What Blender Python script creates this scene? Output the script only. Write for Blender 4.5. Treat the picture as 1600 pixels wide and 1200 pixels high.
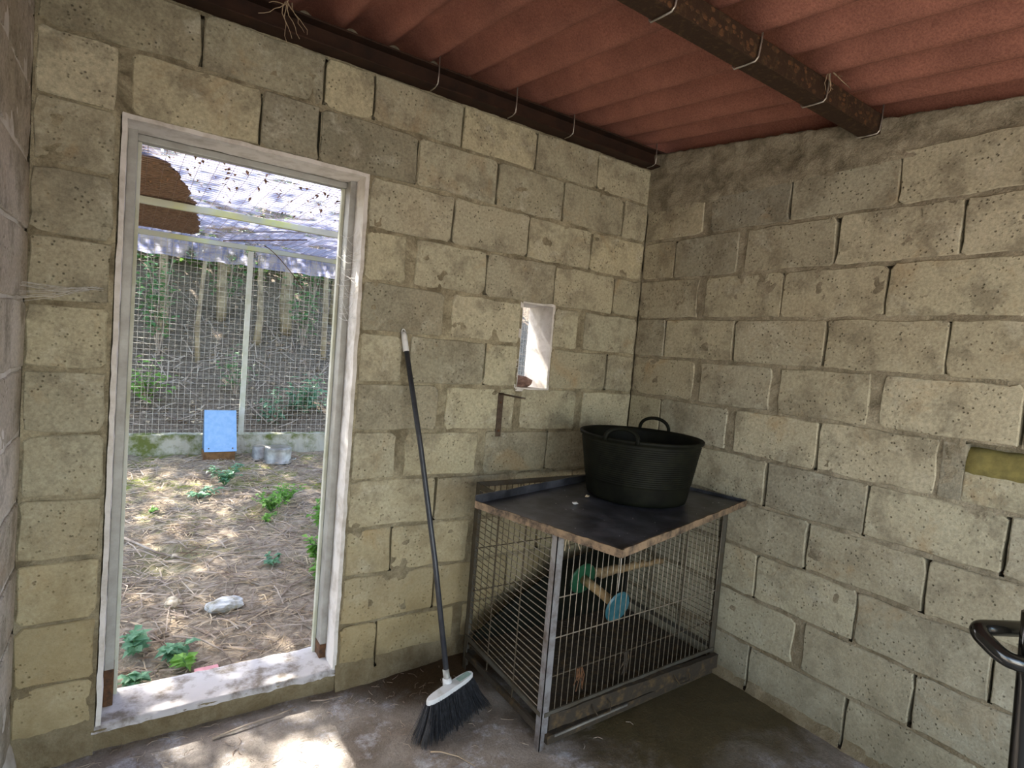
import bpy, bmesh, math, random
import numpy as np
from mathutils import Vector, Matrix, noise
random.seed(7)
for o in list(bpy.data.objects): bpy.data.objects.remove(o)
SC = bpy.context.scene
COL = SC.collection
V = Vector
# ------------------------------------------------------------------ camera
F, YAW, PIT, ROL = 890.09, 0.58986, -0.056355, -0.083822
CAM = V((-2.24979, -2.20298, 1.36752))
f = V((math.cos(PIT)*math.sin(YAW), math.cos(PIT)*math.cos(YAW), math.sin(PIT)))
r = V((math.cos(YAW), -math.sin(YAW), 0)); d = -r.cross(f)
r2 = math.cos(ROL)*r + math.sin(ROL)*d; d2 = -math.sin(ROL)*r + math.cos(ROL)*d
cd = bpy.data.cameras.new('camera'); cam = bpy.data.objects.new('camera', cd); COL.objects.link(cam)
cam.matrix_world = Matrix(((r2.x, -d2.x, -f.x, CAM.x), (r2.y, -d2.y, -f.y, CAM.y), (r2.z, -d2.z, -f.z, CAM.z), (0, 0, 0, 1)))
cd.sensor_width = 36; cd.lens = F*36/1600; cd.clip_start = .02; cd.clip_end = 200
SC.camera = cam
# ------------------------------------------------------------------ light
SC.view_settings.view_transform = 'Standard'; SC.view_settings.look = 'None'
SC.view_settings.gamma = 1; SC.view_settings.use_curve_mapping = False
SC.view_settings.exposure = 0.5
SUN = V((-.36, 1, .95)).normalized()
w = bpy.data.worlds.new('sky'); SC.world = w; w.use_nodes = True
nt = w.node_tree; bg = nt.nodes['Background']
sk = nt.nodes.new('ShaderNodeTexSky'); sk.sky_type = 'NISHITA'; sk.sun_disc = False
sk.sun_elevation = math.asin(SUN.z); sk.sun_rotation = math.atan2(SUN.x, SUN.y)
sk.air_density = 1.2; sk.dust_density = 2.5
nt.links.new(sk.outputs[0], bg.inputs[0]); bg.inputs[1].default_value = .62
sl = bpy.data.lights.new('sun', 'SUN'); sl.energy = 26; sl.angle = .01; sl.color = (1, .94, .84)
so = bpy.data.objects.new('sun', sl); COL.objects.link(so); so.rotation_euler = SUN.to_track_quat('Z', 'Y').to_euler()
so.location = (-3, 8, 8)
# added fill lamp behind the camera, imitating sky light through a supposed open front
al = bpy.data.lights.new('rear_fill_light', 'AREA'); al.shape = 'RECTANGLE'; al.size = 2.2; al.size_y = 1.9
al.energy = 50; al.color = (1, .985, .94)
ao = bpy.data.objects.new('rear_fill_light', al); COL.objects.link(ao)
ao.location = (-1.75, -5.0, 1.15); ao.rotation_euler = (math.radians(84), 0, 0)

# added fill lamp, out of view, at a left-wall gap opened for it
a2 = bpy.data.lights.new('side_fill_light', 'AREA'); a2.shape = 'RECTANGLE'; a2.size = 1.0; a2.size_y = 1.7
a2.energy = 10; a2.color = (1, .975, .93)
o2 = bpy.data.objects.new('side_fill_light', a2); COL.objects.link(o2)
o2.location = (-2.68, -2.85, .95); o2.rotation_euler = (math.radians(70), 0, math.radians(-60))

# ------------------------------------------------------------------ node materials
MATS = {}
def mat(name, build, **kw):
    if name in MATS: return MATS[name]
    m = bpy.data.materials.new(name); m.use_nodes = True
    nt = m.node_tree; b = nt.nodes['Principled BSDF']
    b.inputs['Specular IOR Level'].default_value = kw.get('spec', .3)
    b.inputs['Roughness'].default_value = kw.get('rough', .85)
    b.inputs['Metallic'].default_value = kw.get('metal', 0)
    build(nt, b); MATS[name] = m
    return m
class N:
    """short-hand for building node graphs"""
    def __init__(s, nt, rnd=False, scale=1):
        s.nt = nt
        tc = s.n('ShaderNodeTexCoord')
        s.co = tc.outputs['Object']
        if rnd:
            oi = s.n('ShaderNodeObjectInfo'); s.rand = oi.outputs['Random']
            mu = s.n('ShaderNodeMath', operation='MULTIPLY'); s.l(s.rand, mu.inputs[0]); mu.inputs[1].default_value = 37.
            ad = s.n('ShaderNodeVectorMath', operation='ADD'); s.l(s.co, ad.inputs[0]); s.l(mu.outputs[0], ad.inputs[1]); s.co = ad.outputs[0]
    def n(s, t, **k):
        x = s.nt.nodes.new(t)
        for a, b in k.items(): setattr(x, a, b)
        return x
    def l(s, a, b): s.nt.links.new(a, b)
    def noise(s, sc, det=4, ro=.6, dist=0, co=None, stretch=None):
        x = s.n('ShaderNodeTexNoise'); x.inputs['Scale'].default_value = sc; x.inputs['Detail'].default_value = det
        x.inputs['Roughness'].default_value = ro; x.inputs['Distortion'].default_value = dist
        c = co or s.co
        if stretch:
            mp = s.n('ShaderNodeMapping'); mp.inputs['Scale'].default_value = stretch; s.l(c, mp.inputs[0]); c = mp.outputs[0]
        s.l(c, x.inputs['Vector']); return x.outputs[0]
    def vor(s, sc, co=None, feat='F1'):
        x = s.n('ShaderNodeTexVoronoi', feature=feat); x.inputs['Scale'].default_value = sc; s.l(co or s.co, x.inputs['Vector']); return x.outputs['Distance']
    def ramp(s, v, *st):
        x = s.n('ShaderNodeValToRGB'); e = x.color_ramp.elements
        while len(e) < len(st): e.new(.5)
        for i, (p, c) in enumerate(st):
            e[i].position = p; e[i].color = (c, c, c, 1) if isinstance(c, (int, float)) else (*c, 1)
        s.l(v, x.inputs[0]); return x.outputs[0]
    def mix(s, fac, a, b, mode='MIX'):
        x = s.n('ShaderNodeMix', data_type='RGBA', blend_type=mode)
        for v, i in ((fac, 0), (a, 6), (b, 7)):
            if isinstance(v, (int, float)): x.inputs[i].default_value = v if i == 0 else (v, v, v, 1)
            elif isinstance(v, tuple): x.inputs[i].default_value = (*v, 1)
            else: s.l(v, x.inputs[i])
        return x.outputs[2]
    def math(s, op, a, b=0):
        x = s.n('ShaderNodeMath', operation=op)
        for i, v in enumerate((a, b)):
            if isinstance(v, (int, float)): x.inputs[i].default_value = v
            else: s.l(v, x.inputs[i])
        return x.outputs[0]
    def mr(s, v, a, b, c=0, e=1):
        x = s.n('ShaderNodeMapRange'); s.l(v, x.inputs[0])
        for i, q in enumerate((a, b, c, e)): x.inputs[i+1].default_value = q
        return x.outputs[0]
    def bump(s, b, h, st=.3, dist=.01):
        x = s.n('ShaderNodeBump'); x.inputs['Strength'].default_value = st; x.inputs['Distance'].default_value = dist
        s.l(h, x.inputs['Height']); s.l(x.outputs[0], b.inputs['Normal'])
    def pos(s):
        g = s.n('ShaderNodeNewGeometry'); sp = s.n('ShaderNodeSeparateXYZ'); s.l(g.outputs['Position'], sp.inputs[0])
        return g.outputs['Position'], sp.outputs[0], sp.outputs[1], sp.outputs[2]

def block_mat(name, tints, dirt=.5, low=(.20, .16, .08)):
    def bld(nt, b):
        n = N(nt, True)
        base = n.ramp(n.rand, *[(i/(len(tints)-1), t) for i, t in enumerate(tints)])
        P, X, Y, Z = n.pos()
        big = n.noise(2.6, 5, .62, .4, co=P)
        c = n.mix(n.ramp(big, (.40, .0), (.70, .6)), base, (.36, .31, .215))
        gs = n.noise(7, 6, .7)
        c = n.mix(n.math('MULTIPLY', n.ramp(gs, (.48, 0.), (.62, 1.)), .55), c, (.17, .15, .11))
        c = n.mix(n.math('MULTIPLY', n.ramp(n.noise(5.5, 6, .75, .6), (.55, 0.), (.68, 1.)), .5), c, (.56, .54, .44))
        c = n.mix(n.math('MULTIPLY', n.ramp(n.noise(17, 4, .7, 1.), (.66, 0.), (.72, 1.)), .7), c, (.11, .095, .065))
        fine = n.noise(95, 3, .7)
        c = n.mix(.6, c, n.ramp(fine, (.28, .5), (.72, 1.25)), 'MULTIPLY')
        pit = n.vor(62); pm = n.noise(11, 3, .6)
        pits = n.math('MULTIPLY', n.ramp(pit, (.09, 1.), (.24, 0.)), n.ramp(pm, (.42, 0.), (.62, 1.)))
        pit2 = n.ramp(n.vor(19), (.03, 1.), (.08, 0.))
        allp = n.math('MAXIMUM', pits, n.math('MULTIPLY', pit2, .3))
        c = n.mix(n.math('MULTIPLY', allp, .8), c, (.10, .085, .06))
        ochre = n.ramp(n.noise(3.3, 5, .65, .8), (.60, 0.), (.72, 1.))
        c = n.mix(n.math('MULTIPLY', ochre, .35), c, (.36, .22, .09))
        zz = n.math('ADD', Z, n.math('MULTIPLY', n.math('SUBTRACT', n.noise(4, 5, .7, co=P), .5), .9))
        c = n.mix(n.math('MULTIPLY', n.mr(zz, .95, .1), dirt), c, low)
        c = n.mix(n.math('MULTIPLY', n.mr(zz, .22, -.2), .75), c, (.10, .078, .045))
        n.l(c, b.inputs['Base Color'])
        h = n.math('SUBTRACT', n.math('ADD', n.math('MULTIPLY', fine, .5), gs), n.math('MULTIPLY', allp, 1.1))
        n.bump(b, h, .75, .006)
    return mat(name, bld, rough=.93, spec=.15)
M_blkA = block_mat('warm_concrete_block', [(.50,.47,.335), (.36,.34,.245), (.57,.535,.39), (.26,.25,.185), (.52,.475,.32), (.46,.44,.32), (.30,.285,.215), (.55,.52,.38)], .7, (.36, .275, .13))
M_blkB = block_mat('grey_concrete_block', [(.45,.425,.31), (.52,.49,.365), (.30,.29,.235), (.48,.45,.33), (.55,.515,.39), (.33,.32,.26), (.50,.46,.335), (.41,.385,.29)], .4, (.27, .25, .17))
M_blkL = block_mat('painted_concrete_block', [(.58,.52,.46), (.64,.59,.54), (.52,.47,.42), (.60,.55,.50)], .1)
def mortar_b(dark, light):
    def bld(nt, b):
        n = N(nt); P, X, Y, Z = n.pos()
        g = n.noise(9, 6, .72, .5); fi = n.noise(120, 3, .7)
        c = n.mix(n.ramp(g, (.38, 0.), (.62, 1.)), dark, light)
        c = n.mix(.6, c, n.ramp(fi, (.25, .45), (.75, 1.3)), 'MULTIPLY')
        # brown dirt, stronger towards the foot of the wall
        zz = n.math('ADD', Z, n.math('MULTIPLY', n.math('SUBTRACT', n.noise(4, 5, .7), .5), .9))
        c = n.mix(n.math('MULTIPLY', n.mr(zz, .8, -.05), .7), c, (.15, .11, .055))
        n.l(c, b.inputs['Base Color']); n.bump(b, n.math('ADD', g, n.math('MULTIPLY', fi, .5)), .8, .012)
    return bld
M_morA = mat('warm_mortar', mortar_b((.17,.145,.095), (.40,.36,.25)), rough=.95, spec=.1)
M_morB = mat('grey_mortar', mortar_b((.20,.175,.125), (.40,.36,.27)), rough=.95, spec=.1)
def solid(name, col, rough=.6, metal=0, spec=.4, var=.25, sc=30, col2=None, bump=.2, thr=(.4, .65), bd=.004):
    def bld(nt, b):
        n = N(nt); g = n.noise(sc, 5, .65)
        c2 = col2 or tuple(x*(1-var) for x in col)
        n.l(n.mix(n.ramp(g, (thr[0], 0.), (thr[1], 1.)), col, c2), b.inputs['Base Color'])
        if bump: n.bump(b, g, bump, bd)
    return mat(name, bld, rough=rough, metal=metal, spec=spec)
M_plaster = solid('white_plaster', (.66,.63,.60), .9, col2=(.42,.38,.33), sc=14, bump=.6, thr=(.45,.75))
M_sill = solid('dusty_plaster_sill', (.50,.48,.48), .9, col2=(.20,.17,.14), sc=13, bump=.7, thr=(.48,.66))
M_metalframe = solid('grey_painted_steel', (.36,.36,.34), .55, .3, col2=(.25,.24,.22), sc=8)
M_rustfoot = solid('rusted_steel', (.13,.06,.025), .85, .2, col2=(.05,.03,.018), sc=40, bump=.5)
M_beam1 = solid('dark_rusty_beam', (.045,.02,.011), .75, .3, col2=(.022,.011,.007), sc=12, bump=.4)
M_beam2 = solid('flaking_rusty_beam', (.04,.02,.01), .8, .2, col2=(.095,.055,.024), sc=48, bump=.8, thr=(.52,.72))
M_galv = solid('galvanised_wire', (.62,.60,.56), .4, .8, col2=(.4,.36,.3))
M_kerb = solid('mossy_concrete', (.42,.40,.33), .95, col2=(.12,.14,.035), sc=7, bump=.7, thr=(.42,.6))
M_green = solid('pale_green_painted_timber', (.44,.47,.40), .7, col2=(.50,.53,.22), sc=2.2, bump=.2, thr=(.48,.62))
M_postm = solid('pale_painted_post', (.55,.56,.50), .7, col2=(.42,.43,.32), sc=6)
M_wire = solid('weathered_white_wire', (.52,.49,.42), .6, .1, col2=(.3,.25,.2))
M_rustwire = solid('rusty_roof_wire', (.30,.22,.18), .7, .2, col2=(.16,.09,.07))
M_tubm = solid('black_rubber', (.0045,.005,.0035), .6, 0, .12, col2=(.009,.010,.006), sc=18, bump=.15)
M_trayin = solid('dusty_black_sheet', (.02,.021,.026), .38, .0, .5, col2=(.10,.105,.125), sc=9, bump=.25, thr=(.40,.75))
M_trayrim = solid('peeling_brown_rim', (.27,.19,.12), .75, .1, col2=(.05,.038,.03), sc=26, bump=.7)
M_cageframe = solid('dirty_steel_angle', (.10,.095,.08), .6, .4, col2=(.08,.065,.045), sc=14, bump=.4)
M_cagepost = solid('bright_steel_angle', (.36,.36,.38), .45, .6, col2=(.12,.09,.07), sc=11, bump=.3)
M_cagewire = solid('dull_steel_bar', (.36,.32,.26), .5, .5, col2=(.20,.16,.11), sc=40)
M_cagedark = solid('dark_cage_bar', (.10,.08,.055), .65, .4, col2=(.07,.055,.035), sc=40)  # darker bar tone, used mostly at the back and right of the cage
M_cagebase = solid('caked_dirt_steel', (.035,.027,.018), .85, .1, col2=(.11,.07,.03), sc=24, bump=.9, thr=(.5,.72))
M_broomw = solid('white_plastic', (.66,.67,.68), .45, col2=(.45,.46,.42), sc=14, thr=(.55,.75), bump=0)
M_broomg = solid('green_plastic', (.30,.42,.38), .5, bump=0)
M_stick = solid('dark_grey_tube', (.030,.033,.042), .4, .2, col2=(.055,.058,.065), sc=18, bump=0)
M_brist = solid('black_bristle', (.018,.019,.022), .5, bump=0, col2=(.05,.052,.06), sc=90)
M_wood = solid('light_wood', (.50,.36,.19), .8, col2=(.32,.20,.09), sc=20)
M_bark = solid('perch_bark', (.30,.21,.11), .9, col2=(.14,.09,.045), sc=40, bump=.8)
M_blue = solid('turquoise_plastic', (.02,.10,.13), .35, col2=(.06,.15,.18), sc=30)
M_greenp = solid('green_plastic_disc', (.01,.065,.03), .4, col2=(.02,.09,.045), sc=30)
M_box = solid('light_blue_sheet', (.22,.40,.66), .5, col2=(.28,.46,.72), sc=24, bump=0)
M_boxside = solid('dark_blue_edge', (.10,.17,.28), .6, bump=0)
M_boxwood = solid('brown_wet_wood', (.20,.105,.04), .85, col2=(.10,.05,.02), sc=20)
M_alu = solid('dull_aluminium', (.22,.21,.19), .5, .6, col2=(.42,.40,.36), sc=8, bump=0)
M_chrome = solid('black_gloss_tube', (.008,.008,.007), .16, 0, .7, col2=(.012,.011,.009), bump=0)
M_stone = solid('pale_stone', (.50,.51,.52), .9, col2=(.28,.25,.18), sc=18, bump=.8)
M_stone2 = solid('beige_stone', (.52,.44,.33), .9, col2=(.36,.28,.18), sc=22, bump=.8)
M_brick = solid('broken_red_brick', (.30,.19,.155), .95, col2=(.17,.10,.08), sc=45, bump=1., bd=.01)
M_moss = solid('mossy_yellow_mortar', (.25,.22,.075), .95, col2=(.15,.13,.05), sc=20, bump=.8)
M_brkt = solid('brown_steel_bracket', (.115,.085,.06), .7, .4, col2=(.06,.04,.03), sc=30)
M_straw = solid('dry_straw', (.62,.50,.35), .9, col2=(.27,.19,.11), sc=5, bump=0, thr=(.35,.65))
M_twig = solid('grey_twig', (.42,.35,.28), .9, col2=(.16,.11,.08), sc=6, bump=0)
M_trunk = solid('pale_bark', (.40,.33,.21), .9, col2=(.15,.11,.065), sc=5, bump=.8, bd=.02)
M_litter = solid('dead_leaf_litter', (.21,.12,.07), .95, col2=(.06,.035,.02), sc=38, bump=1.)
M_web = solid('cobweb', (.75,.75,.75), .9, bump=0)
M_pink = solid('pink_paper', (.65,.30,.33), .8, bump=0)
def leafm(name, a, b2):
    def bld(nt, b):
        n = N(nt); n.l(n.ramp(n.noise(9, 2), (.35, a), (.65, b2)), b.inputs['Base Color'])
        tr = n.n('ShaderNodeBsdfTranslucent'); tr.inputs[0].default_value = (*b2, 1)
        mx = n.n('ShaderNodeMixShader'); mx.inputs[0].default_value = .35
        n.l(b.outputs[0], mx.inputs[1]); n.l(tr.outputs[0], mx.inputs[2]); n.l(mx.outputs[0], nt.nodes['Material Output'].inputs[0])
    return mat(name, bld, rough=.5)
M_leaf = leafm('fresh_green_leaf', (.10,.26,.04), (.26,.48,.10))
M_leafd = leafm('dull_green_leaf', (.08,.21,.08), (.20,.38,.16))
M_leafb = leafm('bluish_green_leaf', (.10,.24,.15), (.20,.38,.22))
M_leafo = leafm('canopy_leaf', (.05,.11,.02), (.12,.22,.05))
def floor_b(nt, b):
    n = N(nt); P, X, Y, Z = n.pos()
    g = n.noise(3.2, 6, .68, .6); g2 = n.noise(11, 6, .7, .3); fi = n.noise(140, 3, .7)
    c = n.mix(n.ramp(g, (.38, 0.), (.62, 1.)), (.30, .27, .24), (.19, .155, .125))
    c = n.mix(n.ramp(n.noise(6.5, 7, .8, .15), (.52, 0.), (.66, .9)), c, (.50, .50, .54))
    # damp olive dirt round the cage and by the walls
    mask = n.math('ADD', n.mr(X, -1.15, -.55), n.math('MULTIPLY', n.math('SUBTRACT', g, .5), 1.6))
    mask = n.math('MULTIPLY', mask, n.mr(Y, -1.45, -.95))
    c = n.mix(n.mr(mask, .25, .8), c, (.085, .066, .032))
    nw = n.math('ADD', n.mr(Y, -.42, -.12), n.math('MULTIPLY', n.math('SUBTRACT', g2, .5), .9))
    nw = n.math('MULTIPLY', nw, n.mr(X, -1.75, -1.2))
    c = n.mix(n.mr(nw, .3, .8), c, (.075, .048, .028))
    c = n.mix(.55, c, n.ramp(g2, (.3, .6), (.7, 1.3)), 'MULTIPLY')
    c = n.mix(.6, c, n.ramp(fi, (.25, .5), (.75, 1.3)), 'MULTIPLY')
    sp = n.ramp(n.vor(34), (.03, 1.), (.06, 0.))
    c = n.mix(n.math('MULTIPLY', sp, .8), c, (.06, .045, .03))
    n.l(c, b.inputs['Base Color'])
    n.l(n.mr(g, .35, .6, .75, .5), b.inputs['Roughness'])
    n.bump(b, n.math('ADD', n.math('ADD', g2, n.math('MULTIPLY', fi, .25)), n.math('MULTIPLY', sp, .4)), .6, .012)
M_floor = mat('stained_concrete', floor_b, spec=.35)
def soil_b(nt, b):
    n = N(nt); P, X, Y, Z = n.pos()
    g = n.noise(2.2, 6, .7, .5); g2 = n.noise(26, 6, .75, .4)
    c = n.mix(n.ramp(g2, (.36, 0.), (.64, 1.)), (.19, .145, .105), (.46, .385, .29))
    c = n.mix(n.math('MULTIPLY', n.ramp(g, (.50, 0.), (.62, 1.)), n.mr(Y, .9, 2.6)), c, (.22, .25, .06))
    c = n.mix(n.mr(Y, 3.95, 4.1), c, n.mix(n.ramp(g2, (.4, 0.), (.66, 1.)), (.13, .10, .075), (.30, .24, .18)))
    n.l(c, b.inputs['Base Color']); n.bump(b, g2, .9, .03)
M_soil = mat('soil_and_leaf_litter', soil_b, spec=.1, rough=.95)
def roof_b(nt, b):
    n = N(nt, True); fi = n.noise(160, 3, .8); g = n.noise(5, 5, .65); P, X, Y, Z = n.pos()
    c = n.mix(n.ramp(g, (.35, 0.), (.7, 1.)), (.40, .172, .125), (.28, .122, .09))
    c = n.mix(.8, c, n.ramp(fi, (.3, .55), (.7, 1.35)), 'MULTIPLY')
    c = n.mix(n.math('MULTIPLY', n.ramp(n.noise(14, 5, .7), (.62, 0.), (.74, 1.)), .4), c, (.12, .06, .04))
    n.l(c, b.inputs['Base Color']); n.bump(b, n.math('ADD', g, n.math('MULTIPLY', fi, .6)), .5, .006)
M_roof = mat('red_fibre_cement', roof_b, spec=.2, rough=.85)
def tarp_b(nt, b):
    n = N(nt)
    st = n.noise(9, 4, .6, stretch=(1.2, 34, 1)); g = n.noise(3, 5, .7)
    c = n.mix(n.ramp(st, (.4, 0.), (.62, 1.)), (.22, .245, .44), (.50, .49, .58))
    c = n.mix(n.math('MULTIPLY', n.ramp(g, (.6, 0.), (.72, 1.)), .5), c, (.45, .27, .22))
    n.l(c, b.inputs['Base Color'])
    tl = n.n('ShaderNodeBsdfTranslucent'); n.l(c, tl.inputs[0])
    m1 = n.n('ShaderNodeMixShader'); m1.inputs[0].default_value = .55
    n.l(b.outputs[0], m1.inputs[1]); n.l(tl.outputs[0], m1.inputs[2])
    tp = n.n('ShaderNodeBsdfTransparent'); m2 = n.n('ShaderNodeMixShader')
    n.l(n.math('MAXIMUM', n.mr(st, .5, .66, .03, .25), n.mr(n.noise(2.1, 4, .6), .52, .6, 0, .85)), m2.inputs[0]); n.l(m1.outputs[0], m2.inputs[1]); n.l(tp.outputs[0], m2.inputs[2])
    n.l(m2.outputs[0], nt.nodes['Material Output'].inputs[0])
M_tarp = mat('woven_shade_plastic', tarp_b, rough=.6)

# ------------------------------------------------------------------ mesh helpers
class MB:
    def __init__(s): s.v = []; s.f = []
    def add(s, vs, fs):
        o = len(s.v); s.v += [tuple(v) for v in vs]; s.f += [tuple(i+o for i in q) for q in fs]; return s
    def box(s, lo, hi, bev=0):
        x0, y0, z0 = lo; x1, y1, z1 = hi
        if bev:
            bm = bmesh.new(); bmesh.ops.create_cube(bm, size=1)
            for v in bm.verts: v.co = V(((x0+x1)/2+v.co.x*(x1-x0), (y0+y1)/2+v.co.y*(y1-y0), (z0+z1)/2+v.co.z*(z1-z0)))
            bmesh.ops.bevel(bm, geom=list(bm.edges), offset=bev, segments=2, affect='EDGES', profile=.6)
            bm.verts.index_update(); s.add([v.co for v in bm.verts], [[v.index for v in q.verts] for q in bm.faces]); bm.free(); return s
        return s.add([(x0,y0,z0),(x1,y0,z0),(x1,y1,z0),(x0,y1,z0),(x0,y0,z1),(x1,y0,z1),(x1,y1,z1),(x0,y1,z1)],
                     [(0,3,2,1),(4,5,6,7),(0,1,5,4),(1,2,6,5),(2,3,7,6),(3,0,4,7)])
    def beam(s, a, b, wd, ht, up=V((0,0,1))):
        """box bar from a to b"""
        a, b = V(a), V(b); d = (b-a).normalized(); x = d.cross(up).normalized(); y = x.cross(d)
        vs = [p + x*sx*wd/2 + y*sy*ht/2 for p in (a, b) for sx, sy in ((-1,-1),(1,-1),(1,1),(-1,1))]
        return s.add(vs, [(0,3,2,1),(4,5,6,7),(0,1,5,4),(1,2,6,5),(2,3,7,6),(3,0,4,7)])
    def tube(s, pts, rad, seg=8, cap=True, closed=False):
        pts = [V(p) for p in pts]; n = len(pts)
        if not hasattr(rad, '__len__'): rad = [rad]*n
        vs = []; up = None
        for i, p in enumerate(pts):
            t = ((pts[(i+1) % n] if closed or i < n-1 else p) - (pts[i-1] if closed or i > 0 else p)).normalized()
            if up is None: up = V((0,0,1)) if abs(t.z) < .9 else V((1,0,0))
            x = t.cross(up)
            if x.length < 1e-4: x = t.cross(V((0,1,0)))
            x.normalize(); y = x.cross(t).normalized(); up = y
            vs += [p + (x*math.cos(a)+y*math.sin(a))*rad[i] for a in [2*math.pi*k/seg for k in range(seg)]]
        fs = []
        for i in range(n if closed else n-1):
            j = (i+1) % n
            fs += [(i*seg+k, i*seg+(k+1) % seg, j*seg+(k+1) % seg, j*seg+k) for k in range(seg)]
        if cap and not closed: fs += [tuple(range(seg))[::-1], tuple(range((n-1)*seg, n*seg))]
        return s.add(vs, fs)
    def lathe(s, prof, c=(0,0,0), seg=40, axis=None, wob=None):
        vs = []
        q = V((0,0,1)).rotation_difference(V(axis)) if axis else None
        for (rr, z) in prof:
            for k in range(seg):
                a = 2*math.pi*k/seg; R = rr*(wob(a, z) if wob else 1)
                p = V((R*math.cos(a), R*math.sin(a), z))
                vs.append(V(c) + (q @ p if q else p))
        fs = [(i*seg+k, i*seg+(k+1) % seg, (i+1)*seg+(k+1) % seg, (i+1)*seg+k) for i in range(len(prof)-1) for k in range(seg)]
        return s.add(vs, fs)
    def rock(s, c, sz, seed=0, sub=2, jag=.35):
        bm = bmesh.new(); bmesh.ops.create_icosphere(bm, subdivisions=sub, radius=1)
        for v in bm.verts:
            k = 1 + jag*(noise.noise(v.co*1.3 + V((seed*7.1, 3, 1))) + .5*noise.noise(v.co*3.1 + V((seed, 9, 2))))
            v.co = V(c) + V((v.co.x*sz[0]*k, v.co.y*sz[1]*k, v.co.z*sz[2]*k))
        bm.verts.index_update(); s.add([v.co for v in bm.verts], [[v.index for v in q.verts] for q in bm.faces]); bm.free(); return s
    def leaf(s, p, d, ln, wd, up=None, droop=.25):
        p, d = V(p), V(d).normalized(); up = up or V((random.uniform(-.4,.4), random.uniform(-.4,.4), 1)).normalized()
        x = d.cross(up)
        if x.length < 1e-3: x = V((1,0,0))
        x.normalize(); y = x.cross(d)
        return s.add([p, p+d*ln*.5+x*wd/2+y*ln*.06, p+d*ln-y*ln*droop, p+d*ln*.5-x*wd/2+y*ln*.06, p+d*ln*.5-y*ln*.03], [(0,1,4),(1,2,4),(2,3,4),(3,0,4)])
WO = {}
def worg(o): return WO.get(o.name, V((0,0,0)))
GROUPS = {'tree': 'trees beyond the run', 'weed': 'weeds on the ground of the run', 'shrub': 'shrubs behind the wire fence', 'beam': 'steel roof beams',
 'cobweb': 'cobwebs on the back wall', 'stone': 'stones on the ground of the run', 'fence': 'wire fences of the run', 'tendril': 'dry tendrils on the run roof', 'dry plant': 'dry creeper wisps on the beams'}
def prop(o, label=None, cat=None, group=None, kind=None):
    group = group or GROUPS.get(cat)
    for k, v in (('label', label), ('category', cat), ('group', group), ('kind', kind)):
        if v: o[k] = v
    return o
def put(name, mb, m, parent=None, org=None, smooth=False, **kw):
    """mb holds world coordinates; origin defaults to the parent's, or the base centre of the mesh"""
    if org is None:
        if parent is not None: org = worg(parent)
        else:
            a = np.array(mb.v); org = V(((a[:,0].min()+a[:,0].max())/2, (a[:,1].min()+a[:,1].max())/2, a[:,2].min()))
    org = V(org)
    me = bpy.data.meshes.new(name); me.from_pydata([tuple(V(v)-org) for v in mb.v], [], mb.f); me.update()
    if smooth:
        me.polygons.foreach_set('use_smooth', [True]*len(me.polygons))
    me.materials.append(m)
    o = bpy.data.objects.new(name, me); COL.objects.link(o)
    if parent is not None: o.parent = parent; o.location = org - worg(parent)
    else: o.location = org
    WO[o.name] = org
    return prop(o, **kw)
def root(name, loc, **kw):
    o = bpy.data.objects.new(name, None); COL.objects.link(o); o.empty_display_size = .1
    o.location = loc; WO[o.name] = V(loc); return prop(o, **kw)
def copypart(o, off):
    c = o.copy(); COL.objects.link(c); c.location = o.location + V(off); WO[c.name] = worg(o)+V(off); return c
def ridge(a, b=0, c=0): return noise.noise(V((a, b, c)))
def fz(x, y):   # floor height of the shed
    s = lambda t: max(0, min(1, t))
    return -.055*s((-x-.5)/.9)*s((y+1.1)/.9)
def gz(x, y):   # ground outside
    base = -.085 + .065*(y-.2)
    if y > 4.0: base += (y-4.0)*.40 + .10
    if y < -3: base = -.06
    return base

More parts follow.
